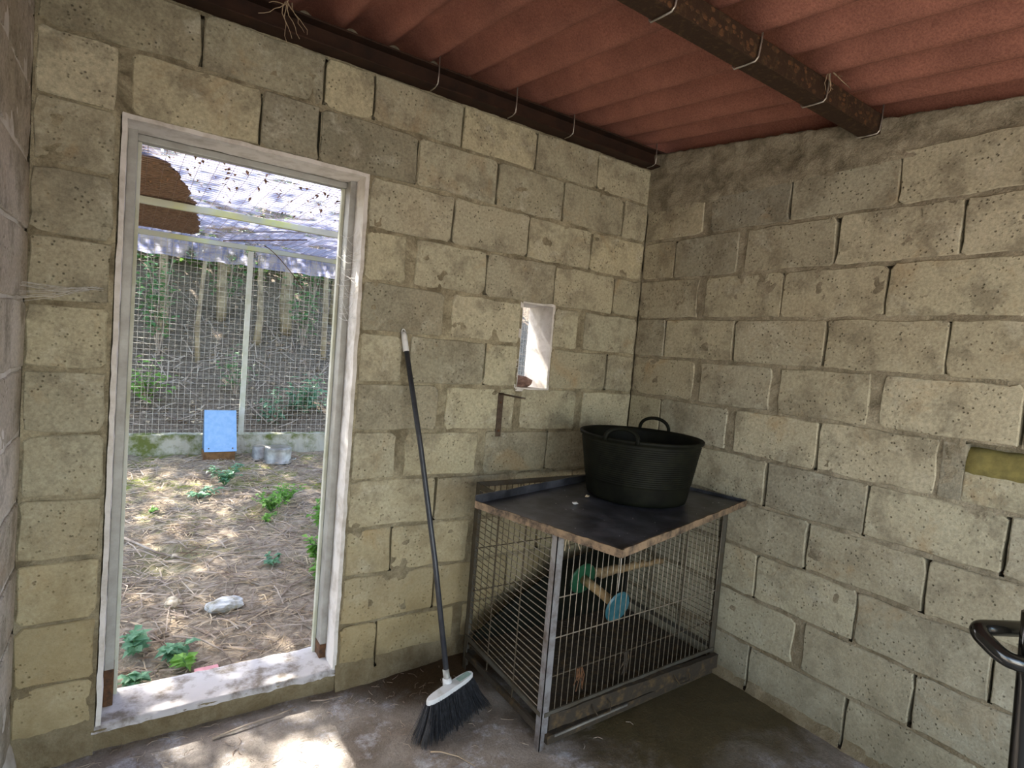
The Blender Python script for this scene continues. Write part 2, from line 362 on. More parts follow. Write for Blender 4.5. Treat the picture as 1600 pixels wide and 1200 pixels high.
# ------------------------------------------------------------------ block walls
def build_wall(name, axis, rows, s0, s1, ztop, holes, wide, m_b, m_m, band=None, seed=0, step=.0125, ext=(0, 0), recess=None):
    """axis 'A': s runs along x on plane y=0, solid behind (y>0).  'B': s along y on x=0, solid x>0. 'L': s along y, x=-2.52, solid x<"""
    def W(s, dep, z):
        return (s, dep, z) if axis == 'A' else ((dep, s, z) if axis == 'B' else (-2.52-dep, s, z))
    rnd = random.Random(seed)
    inh = lambda s, z, e=0: any(a+e < s < b-e and c+e < z < d_-e for a, b, c, d_ in holes)
    # blocks' outlines first so that open joints can be dug into the mortar
    blocks = []; opens = []
    for k, segs in rows.items():
        for js in segs:
            for i in range(len(js)-1):
                a, b = js[i], js[i+1]
                def gap(j, end):
                    if end: return .006
                    if any(abs(j-ww) < .012 and kk == k for kk, ww in wide): return .021
                    return .0045
                ga, gb = gap(a, i == 0), gap(b, i == len(js)-2)
                z0 = .2*k; z1 = min(.2*(k+1), ztop)
                blocks.append((a+ga, b-gb, z0+.007, z1-.006))
                if 0 < i and ga < .01: opens.append((a, z0+.008, z1-.01))
    mb = MB(); n_s = int(round((s1-s0)/step)); zb = -.12; n_z = int(round((ztop-zb)/step))
    ds = (s1-s0)/n_s; dz = (ztop-zb)/n_z
    vs = []
    for i in range(n_s+1):
        s = s0+i*ds
        for j in range(n_z+1):
            z = zb+j*dz
            nn = noise.noise(V((s*14, z*14, seed))) + .6*noise.noise(V((s*45, z*45, seed+5)))
            nb = noise.noise(V((s*5, z*5, seed+11)))
            dep = .0030 - .0062*nn - .0035*nb
            if band:
                hb = band(s) + .02*noise.noise(V((s*9, 0, seed))) + .012*noise.noise(V((s*31, 2, seed)))
                if z > hb: dep = -.007 - .006*nn
            if z < .05: dep = -.004-.007*nn-.010*(max(0, .05-z)/.05)
            vs.append(W(s, dep, z))
    fl = {}
    fs = []
    for i in range(n_s):
        for j in range(n_z):
            sc, zc = s0+(i+.5)*ds, zb+(j+.5)*dz
            if inh(sc, zc): continue
            if recess and recess[0] < sc < recess[1] and recess[2] < zc < recess[3]: continue
            if any(abs(sc-o) < ds*.62 and a < zc < b for o, a, b in opens) and not (band and zc > band(sc)): 
                continue
            q = (i*(n_z+1)+j, (i+1)*(n_z+1)+j, (i+1)*(n_z+1)+j+1, i*(n_z+1)+j+1)
            fs.append(q if axis == 'A' else q[::-1])
    # slab behind, with the holes cut
    body = MB()
    t0, t1 = .055, .2
    e0, e1 = ext
    ss = sorted({s0-e0, s1+e1, *[h[0] for h in holes], *[h[1] for h in holes]}); zs = sorted({zb, ztop, *[h[2] for h in holes], *[h[3] for h in holes]})
    zs = [z for z in zs if zb <= z <= ztop]
    for a, b in zip(ss, ss[1:]):
        for c, e in zip(zs, zs[1:]):
            if not inh((a+b)/2, (c+e)/2):
                p, q = W(a, t0, c), W(b, t1, e)
                body.box(tuple(map(min, p, q)), tuple(map(max, p, q)))
    wl = put(name, body, m_m, org=W((s0+s1)/2, 0, 0), kind='structure')
    g = MB(); g.v = vs; g.f = fs
    put('mortar', g, m_m, wl, smooth=True, kind='stuff')
    for bi, (a, b, z0, z1) in enumerate(blocks):
        if b-a < .02: continue
        cs, cz = (a+b)/2, (z0+z1)/2
        hw, hh = (b-a)/2, (z1-z0)/2
        per = []
        nh = max(2, int(hw*2/.075)); nv = 2
        for i in range(nh): per.append((-hw+2*hw*(i+.5)/nh, -hh))
        for i in range(nv): per.append((hw, -hh+2*hh*(i+.5)/nv))
        for i in range(nh): per.append((hw-2*hw*(i+.5)/nh, hh))
        for i in range(nv): per.append((-hw, hh-2*hh*(i+.5)/nv))
        # put rounded corners in
        out = []
        cr = .006
        cor = [(-hw, -hh), (hw, -hh), (hw, hh), (-hw, hh)]
        seqs = [per[:nh], per[nh:nh+nv], per[nh+nv:2*nh+nv], per[2*nh+nv:]]
        for ci in range(4):
            cx, cy = cor[ci]; sx, sy = -math.copysign(1, cx), -math.copysign(1, cy)
            chip = cr*rnd.choice([.7, 1, 1.6, 2.6])
            if ci in (0, 2): out += [(cx, cy+sy*chip), (cx+sx*chip, cy)]
            else: out += [(cx+sx*chip, cy), (cx, cy+sy*chip)]
            out += seqs[ci]
        jit = [(x + rnd.uniform(-.004, .004), y + rnd.uniform(-.0045, .0045)) for x, y in out]
        n = len(jit); tilt = rnd.uniform(-.0015, .0015); dd = rnd.uniform(-.0035, .0008); tz = rnd.uniform(-.002, .002)
        V3 = []
        for dep, ins in ((.057, 0), (.0035, 0), (0, .0035)):
            for x, y in jit:
                xx = x - math.copysign(ins, x) if abs(x) > hw-.02 else x; yy = y - math.copysign(ins, y) if abs(y) > hh-.02 else y
                V3.append(W(cs+xx, dep+dd+tilt*x/hw+tz*y/hh-.0012, cz+yy))
        m = MB(); fcs = [(r_*n+i, r_*n+(i+1) % n, (r_+1)*n+(i+1) % n, (r_+1)*n+i) for r_ in range(2) for i in range(n)] + [tuple(range(2*n, 3*n))]
        if axis != 'A': fcs = [q[::-1] for q in fcs]
        m.add(V3, fcs)
        put('concrete_block', m, m_b, wl, org=W(cs, 0, cz))
    return wl
DOOR = (-2.302, -1.518, -.2, 2.0); WIN = (-.752, -.565, 1.2, 1.603)
P_ = [[-2.52, -2.312]]
rowsA = {11: [[-2.52,-2.099,-1.705,-1.519,-1.133,-.748,-.372,0]],
 10: [[-2.52,-2.302,-1.912,-1.711,-1.324,-.941,-.568,-.174,0]],
 9: P_+[[-1.512,-1.143,-.754,-.369,0]], 8: P_+[[-1.512,-1.321,-.96,-.578,-.193,0]],
 7: P_+[[-1.512,-1.134,-.752], [-.565,-.39,0]], 6: P_+[[-1.512,-1.311,-.934,-.752], [-.565,-.193,0]],
 5: P_+[[-1.512,-1.131,-.734,-.361,0]], 4: P_+[[-1.512,-1.308,-.92,-.544,-.17,0]],
 3: P_+[[-1.512,-1.13,-.738,-.36,0]], 2: P_+[[-1.512,-1.317,-.93,-.55,-.17,0]],
 1: P_+[[-1.512,-1.101,-.72,-.34,0]], 0: P_+[[-1.512,-1.353,-.97,-.58,-.2,0]]}
wideA = [(8,-1.321),(7,-.39),(7,-1.134),(6,-1.311),(5,-1.131),(5,-.734),(5,-.361),(4,-1.308),(4,-.92),(10,-2.302),(3,-.738),(2,-.93),(0,-.97)]
wall_back = build_wall('wall_back', 'A', rowsA, -2.52, 0, 2.385, [DOOR, WIN], wideA, M_blkA, M_morA, seed=1, ext=(.19, .19))
rowsB = {10: [0,-.391,-.805,-1.212,-1.615], 9: [0,-.217,-.596,-1.013,-1.419], 8: [0,-.402,-.811,-1.211,-1.61], 7: [0,-.199,-.603,-1.013,-1.417],
 6: [0,-.421,-.825,-1.218,-1.635], 5: [0,-.219,-.633,-1.029,-1.434], 4: [0,-.43,-.83,-1.229,-1.633], 3: [0,-.22,-.63,-1.031,-1.439],
 2: [0,-.43,-.83,-1.236,-1.641], 1: [0,-.23,-.64,-1.04,-1.444], 0: [0,-.44,-.841,-1.242,-1.64]}
for k in rowsB:
    l = rowsB[k]
    while l[-1] > -2.9: l.append(l[-1]-.4)
    l[-1] = -3.2; rowsB[k] = [l[::-1]]
# row 5 is broken by the mossy ledge
l = rowsB[5][0]; i = l.index(-1.434); rowsB[5] = [l[:i], l[i:]]
wideB = [(10,-.391),(9,-.596),(8,-.402),(6,-.421),(6,-.825),(6,-1.218),(5,-.633),(4,-.43),(1,-1.04)]
wall_right = build_wall('wall_right', 'B', rowsB, -3.2, 0, 2.2, [], wideB, M_blkB, M_morB,
    band=lambda s: 2.155 if s > -.42 else (2.165 if s > -1.2 else 2.4), seed=3, ext=(0, .05), recess=(-1.94, -1.506, 1.10, 1.20))
# the sloping crown of rough mortar on top of the right wall
cr = MB(); NS, NZ = 200, 24
for i in range(NS+1):
    y = -3.2+3.2*i/NS; top = 2.462+.119*y
    low = 2.165 if y > -1.2 else 2.165
    for j in range(NZ+1):
        z = low+(top-low)*j/NZ + (.006*noise.noise(V((y*30, 0, 4))) if j == NZ else 0)
        nn = noise.noise(V((y*12, z*12, 8)))+.7*noise.noise(V((y*38, z*38, 3)))
        bl = 0 if y > -1.2 else .012*min(1, (-1.2-y)/.12)
        cr.v.append((-.008-.008*nn+bl*(1 if z < 2.26+.012*noise.noise(V((y*14, 1, 1))) else 0), y, z))
for i in range(NS):
    for j in range(NZ): q = (i*(NZ+1)+j, i*(NZ+1)+j+1, (i+1)*(NZ+1)+j+1, (i+1)*(NZ+1)+j); cr.f.append(q)
n0 = len(cr.v)
for i in range(NS+1):
    y = -3.2+3.2*i/NS; cr.v.append((.2, y, 2.455+.119*y))
for i in range(NS): cr.f.append((i*(NZ+1)+NZ, n0+i, n0+i+1, (i+1)*(NZ+1)+NZ))
put('mortar_crown', cr, M_morB, wall_right, smooth=True)
# mossy ledge where a block of the right wall is broken away
bb = MB().box((.0, -1.632, 1.007), (.03, -1.50, 1.10), .004); 
put('concrete_block', MB().box((-.001, -1.505, 1.007), (.03, -1.439, 1.194), .004), M_blkB, wall_right, org=(0, -1.47, 1.1))
put('concrete_block', MB().box((-.001, -1.93, 1.007), (.03, -1.506, 1.105), .004), M_blkB, wall_right, org=(0, -1.7, 1.05))
led = MB(); n = 24
for i in range(n+1):
    y = -1.502-.44*i/n
    for j, (x, z) in enumerate(((.01, 1.096), (-.006, 1.104), (-.005, 1.135), (.006, 1.166), (.018, 1.180), (.055, 1.184))):
        k = noise.noise(V((y*30, j*2.1, 5)))*.004
        led.v.append((x+k-(0 if i else -.012), y, z+k))
for i in range(n):
    for j in range(5): led.f.append((i*6+j, i*6+j+1, (i+1)*6+j+1, (i+1)*6+j))
put('mossy_ledge', led, M_moss, wall_right, smooth=True)
rowsL = {}
for k in range(13):
    l = [-2.36+.2*(k % 2)]
    while l[-1] < -.45: l.append(l[-1]+.4)
    l = [-2.36]+l[1:]; l[-1] = 0; rowsL[k] = [l]
wall_left = build_wall('wall_left', 'L', rowsL, -2.36, 0, 2.5, [], [(k, round(-2.36+.2*(k % 2)+.4*i, 3)) for k in range(13) for i in range(9)], M_blkL, M_plaster, seed=9, step=.025, ext=(0, .05))

# unseen front wall and side-gap lintel, put in to cut the sky light
fw = MB().box((-.35, -3.4, -.12), (.05, -3.2, 2.1)).box((-2.72, -3.4, 1.80), (-.35, -3.2, 2.1))
put('wall_front', fw, M_morB, org=(-1.3, -3.3, 0), kind='structure')
put('lintel', MB().box((-2.72, -3.2, 1.95), (-2.525, -2.36, 2.28)), M_morB, wall_left)
# floor
mb = MB(); nx, ny = 90, 110
for i in range(nx+1):
    for j in range(ny+1):
        x = -2.6+2.65*i/nx; y = -3.3+3.35*j/ny
        mb.v.append((x, y, fz(x, y)+.004*noise.noise(V((x*5, y*5, 0)))+.0015*noise.noise(V((x*22, y*22, 0)))))
for i in range(nx):
    for j in range(ny): mb.f.append((i*(ny+1)+j, (i+1)*(ny+1)+j, (i+1)*(ny+1)+j+1, i*(ny+1)+j+1))
put('floor', mb, M_floor, smooth=True, kind='structure')

# ------------------------------------------------------------------ door opening
dr = root('door_1', (-1.91, .1, 0), kind='structure')
def rough_box(lo, hi, amp=.003, n=10, seed=0):
    bm = bmesh.new(); bmesh.ops.create_cube(bm, size=1)
    for v in bm.verts: v.co = V(((lo[0]+hi[0])/2+v.co.x*(hi[0]-lo[0]), (lo[1]+hi[1])/2+v.co.y*(hi[1]-lo[1]), (lo[2]+hi[2])/2+v.co.z*(hi[2]-lo[2])))
    L = max(hi[i]-lo[i] for i in range(3)); ax = max(range(3), key=lambda i: hi[i]-lo[i])
    es = [e for e in bm.edges if abs((e.verts[0].co-e.verts[1].co)[ax]) > L*.9]
    bmesh.ops.subdivide_edges(bm, edges=es, cuts=int(L/.02), use_grid_fill=True)
    es = [e for e in bm.edges if e.calc_length() > .045]
    bmesh.ops.subdivide_edges(bm, edges=es, cuts=3, use_grid_fill=True)
    for v in bm.verts:
        c = v.co; v.co = c + V([amp*(noise.noise(c*14+V((k*9, seed, 0)))+.6*noise.noise(c*45+V((k*5, seed, 3)))) for k in range(3)])
    bm.verts.index_update(); m = MB(); m.add([v.co for v in bm.verts], [[v.index for v in q.verts] for q in bm.faces]); bm.free(); return m
put('plaster_reveal', rough_box((-2.304, -.003, .0), (-2.290, .14, 2.003)), M_plaster, dr)
put('plaster_reveal', rough_box((-1.531, -.003, .0), (-1.516, .14, 2.003), seed=3), M_plaster, dr)
put('plaster_lintel', rough_box((-2.304, -.003, 1.990), (-1.516, .14, 2.004), seed=5), M_plaster, dr)
# steel frame set at the outer face
fr = MB().box((-2.29, .10, .02), (-2.262, .19, 1.992), .003); put('frame_jamb', fr, M_metalframe, dr)
fr = MB().box((-1.556, .10, .02), (-1.53, .19, 1.992), .003); put('frame_jamb', fr, M_metalframe, dr)
put('frame_flange', MB().box((-2.262, .165, .02), (-2.250, .19, 1.985), .002), M_postm, dr)
put('frame_flange', MB().box((-1.568, .165, .02), (-1.556, .19, 1.985), .002), M_postm, dr)
put('rusted_foot', MB().box((-2.2905, .098, .005), (-2.261, .192, .16), .003), M_rustfoot, dr)
put('rusted_foot', MB().box((-1.5575, .098, .005), (-1.5295, .192, .09), .003), M_rustfoot, dr)
put('frame_head', MB().box((-2.27, .15, 1.968), (-1.55, .19, 1.992), .003), M_metalframe, dr)
# sill: plaster ledge falling slightly outwards on rough footing
si = MB(); nx, ny = 70, 22
for i in range(nx+1):
    for j in range(ny+1):
        x = -2.315+.805*i/nx; t = j/ny; y = -.013+.225*t
        e = .010*noise.noise(V((x*9, 0, 1)))+.006*noise.noise(V((x*33, 0, 1)))
        z = .030+.004*noise.noise(V((x*12, y*12, 2)))+.003*noise.noise(V((x*40, y*40, 2)))
        if j == 0: y += e; z -= .02
        if j == ny: z = -.12
        if j <= 3 and i > nx*.88: z += .006*noise.noise(V((x*60, y*60, 3)))
        si.v.append((x, y, z))
for i in range(nx):
    for j in range(ny): si.f.append((i*(ny+1)+j, (i+1)*(ny+1)+j, (i+1)*(ny+1)+j+1, i*(ny+1)+j+1))
put('sill', si, M_sill, dr, smooth=True)
put('footing', rough_box((-2.52, -.007, -.12), (-1.50, .19, .018), .006, seed=8), M_morA, dr)
# cobwebs on the right jamb
cw = MB()
for i in range(26):
    z = 1.62+random.uniform(-.18, .22); a = V((-1.556-random.uniform(0, .02), .10+random.uniform(0, .06), z)); b = V((-1.531, random.uniform(-.005, .05), z-random.uniform(-.03, .12)))
    m_ = (a+b)/2+V((0, 0, -random.uniform(.005, .03))); cw.tube([a, (a+m_)/2+V((0,0,-.004)), m_, (b+m_)/2+V((0,0,-.003)), b], .0006, 3, False)
put('cobweb', cw, M_web, label='wispy white cobweb strung across the upper right door jamb', cat='cobweb')
cw = MB()
for i in range(14):
    a = V((-2.519, -.12+random.uniform(-.03, .03), 1.42+random.uniform(-.03, .03))); b = V((-2.36+random.uniform(-.03, .03), -.005, 1.45+random.uniform(-.006, .012)))
    cw.tube([a, (a+b)/2+V((0, 0, -random.uniform(0, .012))), b], .0005, 3, False)
put('cobweb', cw, M_web, label='thin cobweb stretched from the left wall to the pier left of the doorway', cat='cobweb')

# small window hole
wn = root('window_1', (-.66, .1, 1.2), kind='structure')
put('reveal_lining', rough_box((-.571, .003, 1.2), (-.558, .2, 1.603), .002, seed=2), M_plaster, wn)
put('reveal_lining', rough_box((-.760, .003, 1.2), (-.745, .2, 1.603), .002, seed=4), M_plaster, wn)
put('reveal_lining', rough_box((-.756, .003, 1.598), (-.56, .2, 1.612), .002, seed=6), M_plaster, wn)
put('window_sill', rough_box((-.756, .0, 1.186), (-.56, .2, 1.204), .003, seed=7), M_plaster, wn)
put('brick_chunk', MB().rock((-.698, .050, 1.228), (.060, .045, .032), 4, 3, .4), M_brick,
    label='broken reddish brick lump lying on the sill of the small window hole', cat='brick')

# ------------------------------------------------------------------ roof
PITCH, AMP = .177, .034
def rz(y): return 2.477+.117*y          # underside of the corrugation valleys
ceil = root('ceiling', (-1.3, -1.4, rz(-1.4)), kind='structure')
def sheet(x0, x1, y0, y1, lift, name='roof_sheet'):
    mb = MB(); nx = max(8, int((x1-x0)/PITCH*14)); ny = 6
    for th in (0, .007):
        for i in range(nx+1):
            x = x0+(x1-x0)*i/nx
            for j in range(ny+1):
                y = y0+(y1-y0)*j/ny
                mb.v.append((x, y, rz(y)+lift+th+AMP*(1-math.cos(2*math.pi*(x+.077)/PITCH))))
    m = (nx+1)*(ny+1); I = lambda t, i, j: t*m+i*(ny+1)+j
    for i in range(nx):
        for j in range(ny):
            mb.f.append((I(0,i,j), I(0,i,j+1), I(0,i+1,j+1), I(0,i+1,j))); mb.f.append((I(1,i,j), I(1,i+1,j), I(1,i+1,j+1), I(1,i,j+1)))
        for j, s in ((0, 1), (ny, -1)):
            q = (I(0,i,j), I(0,i+1,j), I(1,i+1,j), I(1,i,j)); mb.f.append(q[::s])
    for j in range(ny):
        for i, s in ((0, -1), (nx, 1)):
            q = (I(0,i,j), I(0,i,j+1), I(1,i,j+1), I(1,i,j)); mb.f.append(q[::-s])
    put(name, mb, M_roof, ceil, smooth=True)
for i, (a, b) in enumerate(((-3.0, -1.90), (-1.965, -1.01), (-1.085, -.13), (-.2, .36))):
    sheet(a, b, -1.18, .42, .009+.008*(i % 2)); sheet(a, b, -2.35, -1.0, .0+.008*(i % 2)-.0005)
    sheet(a, b, -3.4, -2.25, -.009+.008*(i % 2))
put('gap_light_stop', rough_box((-2.6, .13, 2.38), (.05, .2, 2.60), .004, seed=31), M_morB, wall_back)  # added infill behind the beam, closes the roof gap against outside light
def ibeam(name, y0, y1, zb, zt, m, x0, x1, label):
    ym = (y0+y1)/2; t = .007
    b = MB().box((x0, y0, zb), (x1, y1, zb+t), .0015).box((x0, y0, zt-t), (x1, y1, zt), .0015)
    rt = put(name, b, m, org=((x0+x1)/2, ym, zb), label=label, cat='beam')
    put('web_plate', MB().box((x0, ym-.003, zb+t), (x1, ym+.003, zt-t)), m, rt)
    return rt
b1 = ibeam('roof_beam', -.066, .03, 2.386, 2.466, M_beam1, -2.7, .03, 'dark brown steel roof beam lying along the top of the back wall')
bt2 = MB().box((-2.7, -1.130, 2.272), (.06, -1.064, 2.343), .003)
b2 = put('roof_beam', bt2, M_beam2, org=(-1.3, -1.1, 2.272), label='rusty flaking steel roof beam crossing the middle of the red ceiling', cat='beam')
bl = MB()
for i in range(160):
    x = random.uniform(-1.6, -.02); y = -1.131; z = random.uniform(2.278, 2.338); s_ = random.uniform(.004, .012)
    bl.rock((x, y+.0008, z), (s_, .0012, s_*.7), i, 1, .6)
put('rust_flakes', bl, M_rustfoot, b2, kind='stuff')
def hook(parent, x, ya, yb, zb, ztop, lean=0.):
    p = [(x+lean, ya-.004, ztop), (x+lean*.6, ya-.006, (ztop+zb)/2), (x, ya-.006, zb+.006), (x-.004, ya, zb-.005), (x-.006, (ya+yb)/2, zb-.006), (x-.008, yb+.002, zb-.005), (x-.010, yb+.008, zb+.004)]
    put('hook_bolt', MB().tube(p, .0028, 7), M_galv, parent, smooth=True)
for x in (-1.135, -.775, -.40, -.03): hook(b2, x, -1.131, -1.066, 2.272, rz(-1.13)+.03, .012)
for x in (-1.29, -.92, -.60, -.05): 
    put('hook_bolt', MB().tube([(x, -.068, rz(-.07)+.03), (x, -.071, 2.43), (x-.003, -.073, 2.392), (x-.006, -.055, 2.382), (x-.008, -.02, 2.381)], .0026, 6), M_galv, b1, smooth=True)
# dry creeper hanging from the beams
def dry(c, n, sp, ln, name, label):
    m = MB(); c = V(c)
    for i in range(n):
        p = c+V((random.uniform(-sp, sp)*.4, random.uniform(-.004, 0), random.uniform(-.01, .01))); pts = [p.copy()]
        dirv = V((random.uniform(-1, 1)*.5, random.uniform(-.5, .1), -1)).normalized()
        for k in range(6):
            dirv = (dirv+V((random.uniform(-.6, .6), random.uniform(-.3, .2), random.uniform(-.2, .25)))).normalized(); p = p+dirv*ln/6; pts.append(p.copy())
        m.tube(pts, [.0017*(1-.1*k) for k in range(7)], 4)
    put(name, m, M_straw, label=label, cat='dry plant')
dry((-1.86, -.078, 2.47), 7, .05, .13, 'dry_creeper', 'dry straw-coloured tendril tangle hanging on the beam above the doorway')
dry((-.415, -1.142, 2.36), 5, .03, .10, 'dry_creeper', 'small dry twig wisps caught on the rusty middle beam near the right wall')

# ------------------------------------------------------------------ wall bracket
br = root('wall_bracket', (-.83, -.003, .975), label='brown L-shaped steel bracket screwed to the block wall below the small window', cat='bracket')
put('wall_plate', MB().box((-.848, -.008, .972), (-.820, -.003, 1.176), .0015), M_brkt, br)
put('arm', MB().box((-.846, -.19, 1.168), (-.824, -.006, 1.174), .0015), M_brkt, br)
for z in (1.0, 1.13): put('screw', MB().lathe([(0, -.0045), (.005, -.003), (.006, 0)], (-.834, -.0075, z), 10, (0, 1, 0)), M_rustfoot, br)
bracket_arm_z = 1.17

# ------------------------------------------------------------------ cage
CF, CR, CL, CB = V((-1.020, -.725, 0)), V((-.022, -.685, 0)), V((-.992, -.115, 0)), V((-.020, -.100, 0))
CZ = .795
cage = root('wire_cage', (-.52, -.42, 0), label='large grimy wire cage with steel corner posts standing in the room corner', cat='cage')
def post(c, sx, sy, m, top=CZ):
    zb = fz(c.x, c.y)-.002; t = .003; wdt = .030
    mb = MB().box(tuple(map(min, (c.x, c.y, zb), (c.x+sx*wdt, c.y+sy*t, top))), tuple(map(max, (c.x, c.y, zb), (c.x+sx*wdt, c.y+sy*t, top))))
    mb.box(tuple(map(min, (c.x, c.y, zb), (c.x+sx*t, c.y+sy*wdt, top))), tuple(map(max, (c.x, c.y, zb), (c.x+sx*t, c.y+sy*wdt, top))))
    put('corner_post', mb, m, cage)
post(CF, 1, 1, M_cagepost); post(CR, -1, 1, M_cageframe); post(CL, 1, -1, M_cageframe); post(CB, -1, -1, M_cageframe)
for a, b in ((CF, CR), (CR, CB), (CB, CL), (CL, CF)):
    d_ = (b-a).normalized()
    for z, h in ((CZ-.012, .022), (.115, .016)):
        put('rail', MB().beam(a+d_*.01+V((0, 0, z)), b-d_*.01+V((0, 0, z)), .006, h), M_cageframe, cage)
# base: drawer fronts, bottom tray, foot rails
put('drawer_tray', MB().box((-.98, -.70, .075), (-.05, -.13, .083), .001), M_cagebase, cage)
dfm = rough_box((-.985, -.728, .055), (-.05, -.706, .112), .003, seed=12); put('drawer_front', dfm, M_cagebase, cage)
a_, b_ = CF+V((.02, -.006, .03)), CR+V((-.02, -.006, .03))
put('foot_rail', MB().beam(a_, b_, .022, .030), M_cagebase, cage)
put('foot_rail_edge', MB().beam(a_+V((.03, -.012, .010)), a_+V((.40, .003, .010)), .004, .008), M_alu, cage)
put('foot_rail', MB().beam(CL+V((.02, 0, .03)), CB+V((-.02, 0, .03)), .022, .030), M_cagebase, cage)
put('foot_rail', MB().beam(CF+V((.006, .02, .055)), CL+V((.006, -.02, .035)), .012, .025), M_cagebase, cage)
put('foot_rail', MB().beam(CR+V((-.006, .02, .035)), CB+V((-.006, -.02, .035)), .012, .025), M_cagebase, cage)
for x in (-.75, -.30):
    put('drawer_handle', MB().tube([(x-.04, -.728, .095), (x-.042, -.745, .085), (x-.03, -.755, .065), (x+.03, -.755, .065), (x+.042, -.745, .085), (x+.04, -.728, .095)], .003, 6), M_cagebase, cage)
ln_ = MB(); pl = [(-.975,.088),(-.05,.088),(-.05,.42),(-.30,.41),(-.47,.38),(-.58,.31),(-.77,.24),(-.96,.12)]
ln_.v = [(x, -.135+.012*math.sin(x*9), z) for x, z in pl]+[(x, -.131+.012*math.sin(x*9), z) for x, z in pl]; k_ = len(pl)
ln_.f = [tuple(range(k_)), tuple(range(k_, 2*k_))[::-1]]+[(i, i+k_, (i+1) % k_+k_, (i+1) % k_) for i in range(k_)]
put('dark_back_panel', ln_, M_tubm, cage, label='added black panel standing in for dark stain and shade at the back')  # added panel, its outline stands in for stain and shade behind the bars
# bars, each of its own
def bars_vert(a, b, n, m, off, z0=.115, z1=CZ-.02, r_=.0016):
    p0 = None
    for i in range(n):
        q = a.lerp(b, (i+1)/(n+1))+V(off)
        if p0 is None:
            o = put('bar', MB().tube([(q.x, q.y, z0), (q.x, q.y, z1)], r_, 5), m, cage, org=(q.x, q.y, z0), smooth=True); p0 = (o, q)
        else: copypart(p0[0], q-p0[1])
def bars_hor(a, b, n, m, off, z0=.13, z1=CZ-.03, r_=.0016):
    p0 = None
    for i in range(n):
        z = z0+(z1-z0)*i/(n-1); a1, b1 = a+V(off)+V((0,0,z)), b+V(off)+V((0,0,z))
        if p0 is None:
            o = put('bar', MB().tube([a1, b1], r_, 5), m, cage, org=a1, smooth=True); p0 = (o, z)
        else: copypart(p0[0], (0, 0, z-p0[1]))
bars_vert(CF, CR, 33, M_cagewire, (0, .004, 0)); bars_hor(CL, CF, 27, M_cagewire, (.004, 0, 0), r_=.0019)
bars_vert(CL, CB, 30, M_cagedark, (0, -.004, 0)); bars_hor(CB, CR, 27, M_cagedark, (-.004, 0, 0))
def cross(a, b, m=M_cagewire, r_=.0022): put('cross_wire', MB().tube([a, b], r_, 6), m, cage)
for z in (.385, .245): cross(CF+V((.0, .006, z)), CR+V((0, .006, z)), M_cagedark if z < .3 else M_cagewire)
cross(CF+V((0, .006, .53)), CF+V((.12, .010, .53)))
for t in (.33, .66): 
    q = CL.lerp(CF, t)+V((.007, 0, 0)); cross(q+V((0,0,.06)), q+V((0,0,CZ-.02)), M_cagedark, .0026)
    q = CB.lerp(CR, t)+V((-.007, 0, 0)); cross(q+V((0,0,.06)), q+V((0,0,CZ-.02)), M_cagedark, .003)
for z in (.69, .50, .31): cross(CL+V((0, -.006, z)), CB+V((0, -.006, z)), M_cagedark, .0025)
for x, y in ((-.86, -.718), (-.62, -.708)):
    m = MB()
    for i in range(10):
        p = V((x+random.uniform(-.015, .015), y-.004, .25)); m.tube([p, p+V((random.uniform(-.01,.01), -.004, -.03)), p+V((random.uniform(-.015,.015), 0, -.04-random.uniform(0,.05)))], .0022, 4)
    put('caked_droppings' , m, M_rustfoot if x < -.7 else M_cagebase, cage)
# tray on top of the cage
TZ = .800
TC = V((-.6045, -.6021)); th = .26; ux, uy = V((math.cos(th), math.sin(th), 0)), V((-math.sin(th), math.cos(th), 0)); TA, TB = 1.040/2, .6146/2
tray = root('sheet_metal_tray', (TC.x, TC.y, TZ), label='black dusty sheet-metal tray with worn brown rim lying askew on top of the wire cage', cat='tray')
def T(a, b, z): return V((TC.x, TC.y, 0))+ux*a+uy*b+V((0, 0, z))
mb = MB(); n = 24
for i in range(n+1):
    for j in range(16):
        a, b = -TA+2*TA*i/n, -TB+2*TB*j/15
        dent = .0035*noise.noise(V((a*6, b*6, 1))) if 0 < i < n and 0 < j < 15 else 0
        mb.v.append(T(a, b, TZ+.0035+abs(dent)))
for i in range(n):
    for j in range(15): mb.f.append((i*16+j, (i+1)*16+j, (i+1)*16+j+1, i*16+j+1))
mb.beam(T(-TA, 0, TZ+.001), T(TA, 0, TZ+.001), 2*TB, .002)
put('tray_sheet', mb, M_trayin, tray)
def lip(a, b, h, m, name):
    m_ = MB(); a, b = V(a), V(b); n = 30; d_ = (b-a); nrm = V((-d_.y, d_.x, 0)).normalized()
    for i in range(n+1):
        p = a+d_*i/n; w_ = .0025*noise.noise(V((i*.7, a.x*9, 2)))
        for o_, z in ((-.0025, -.012), (.0025, -.012), (.0025, h+w_), (-.0025, h+w_)): m_.v.append(p+nrm*(o_+w_*.6)+V((0, 0, TZ+z)))
    for i in range(n):
        for k in range(4): m_.f.append((i*4+k, i*4+(k+1) % 4, (i+1)*4+(k+1) % 4, (i+1)*4+k))
    m_.f += [(3, 2, 1, 0), (n*4, n*4+1, n*4+2, n*4+3)]
    put(name, m_, m, tray)
lip(T(-TA, TB, 0), T(-TA, -TB, 0), .013, M_trayrim, 'worn_rim'); lip(T(-TA, -TB, 0), T(TA, -TB, 0), .013, M_trayrim, 'worn_rim')
lip(T(-TA, TB, 0), T(TA, TB, 0), .034, M_trayin, 'raised_rim'); lip(T(TA, -TB, 0), T(TA, TB, 0), .016, M_trayin, 'raised_rim')
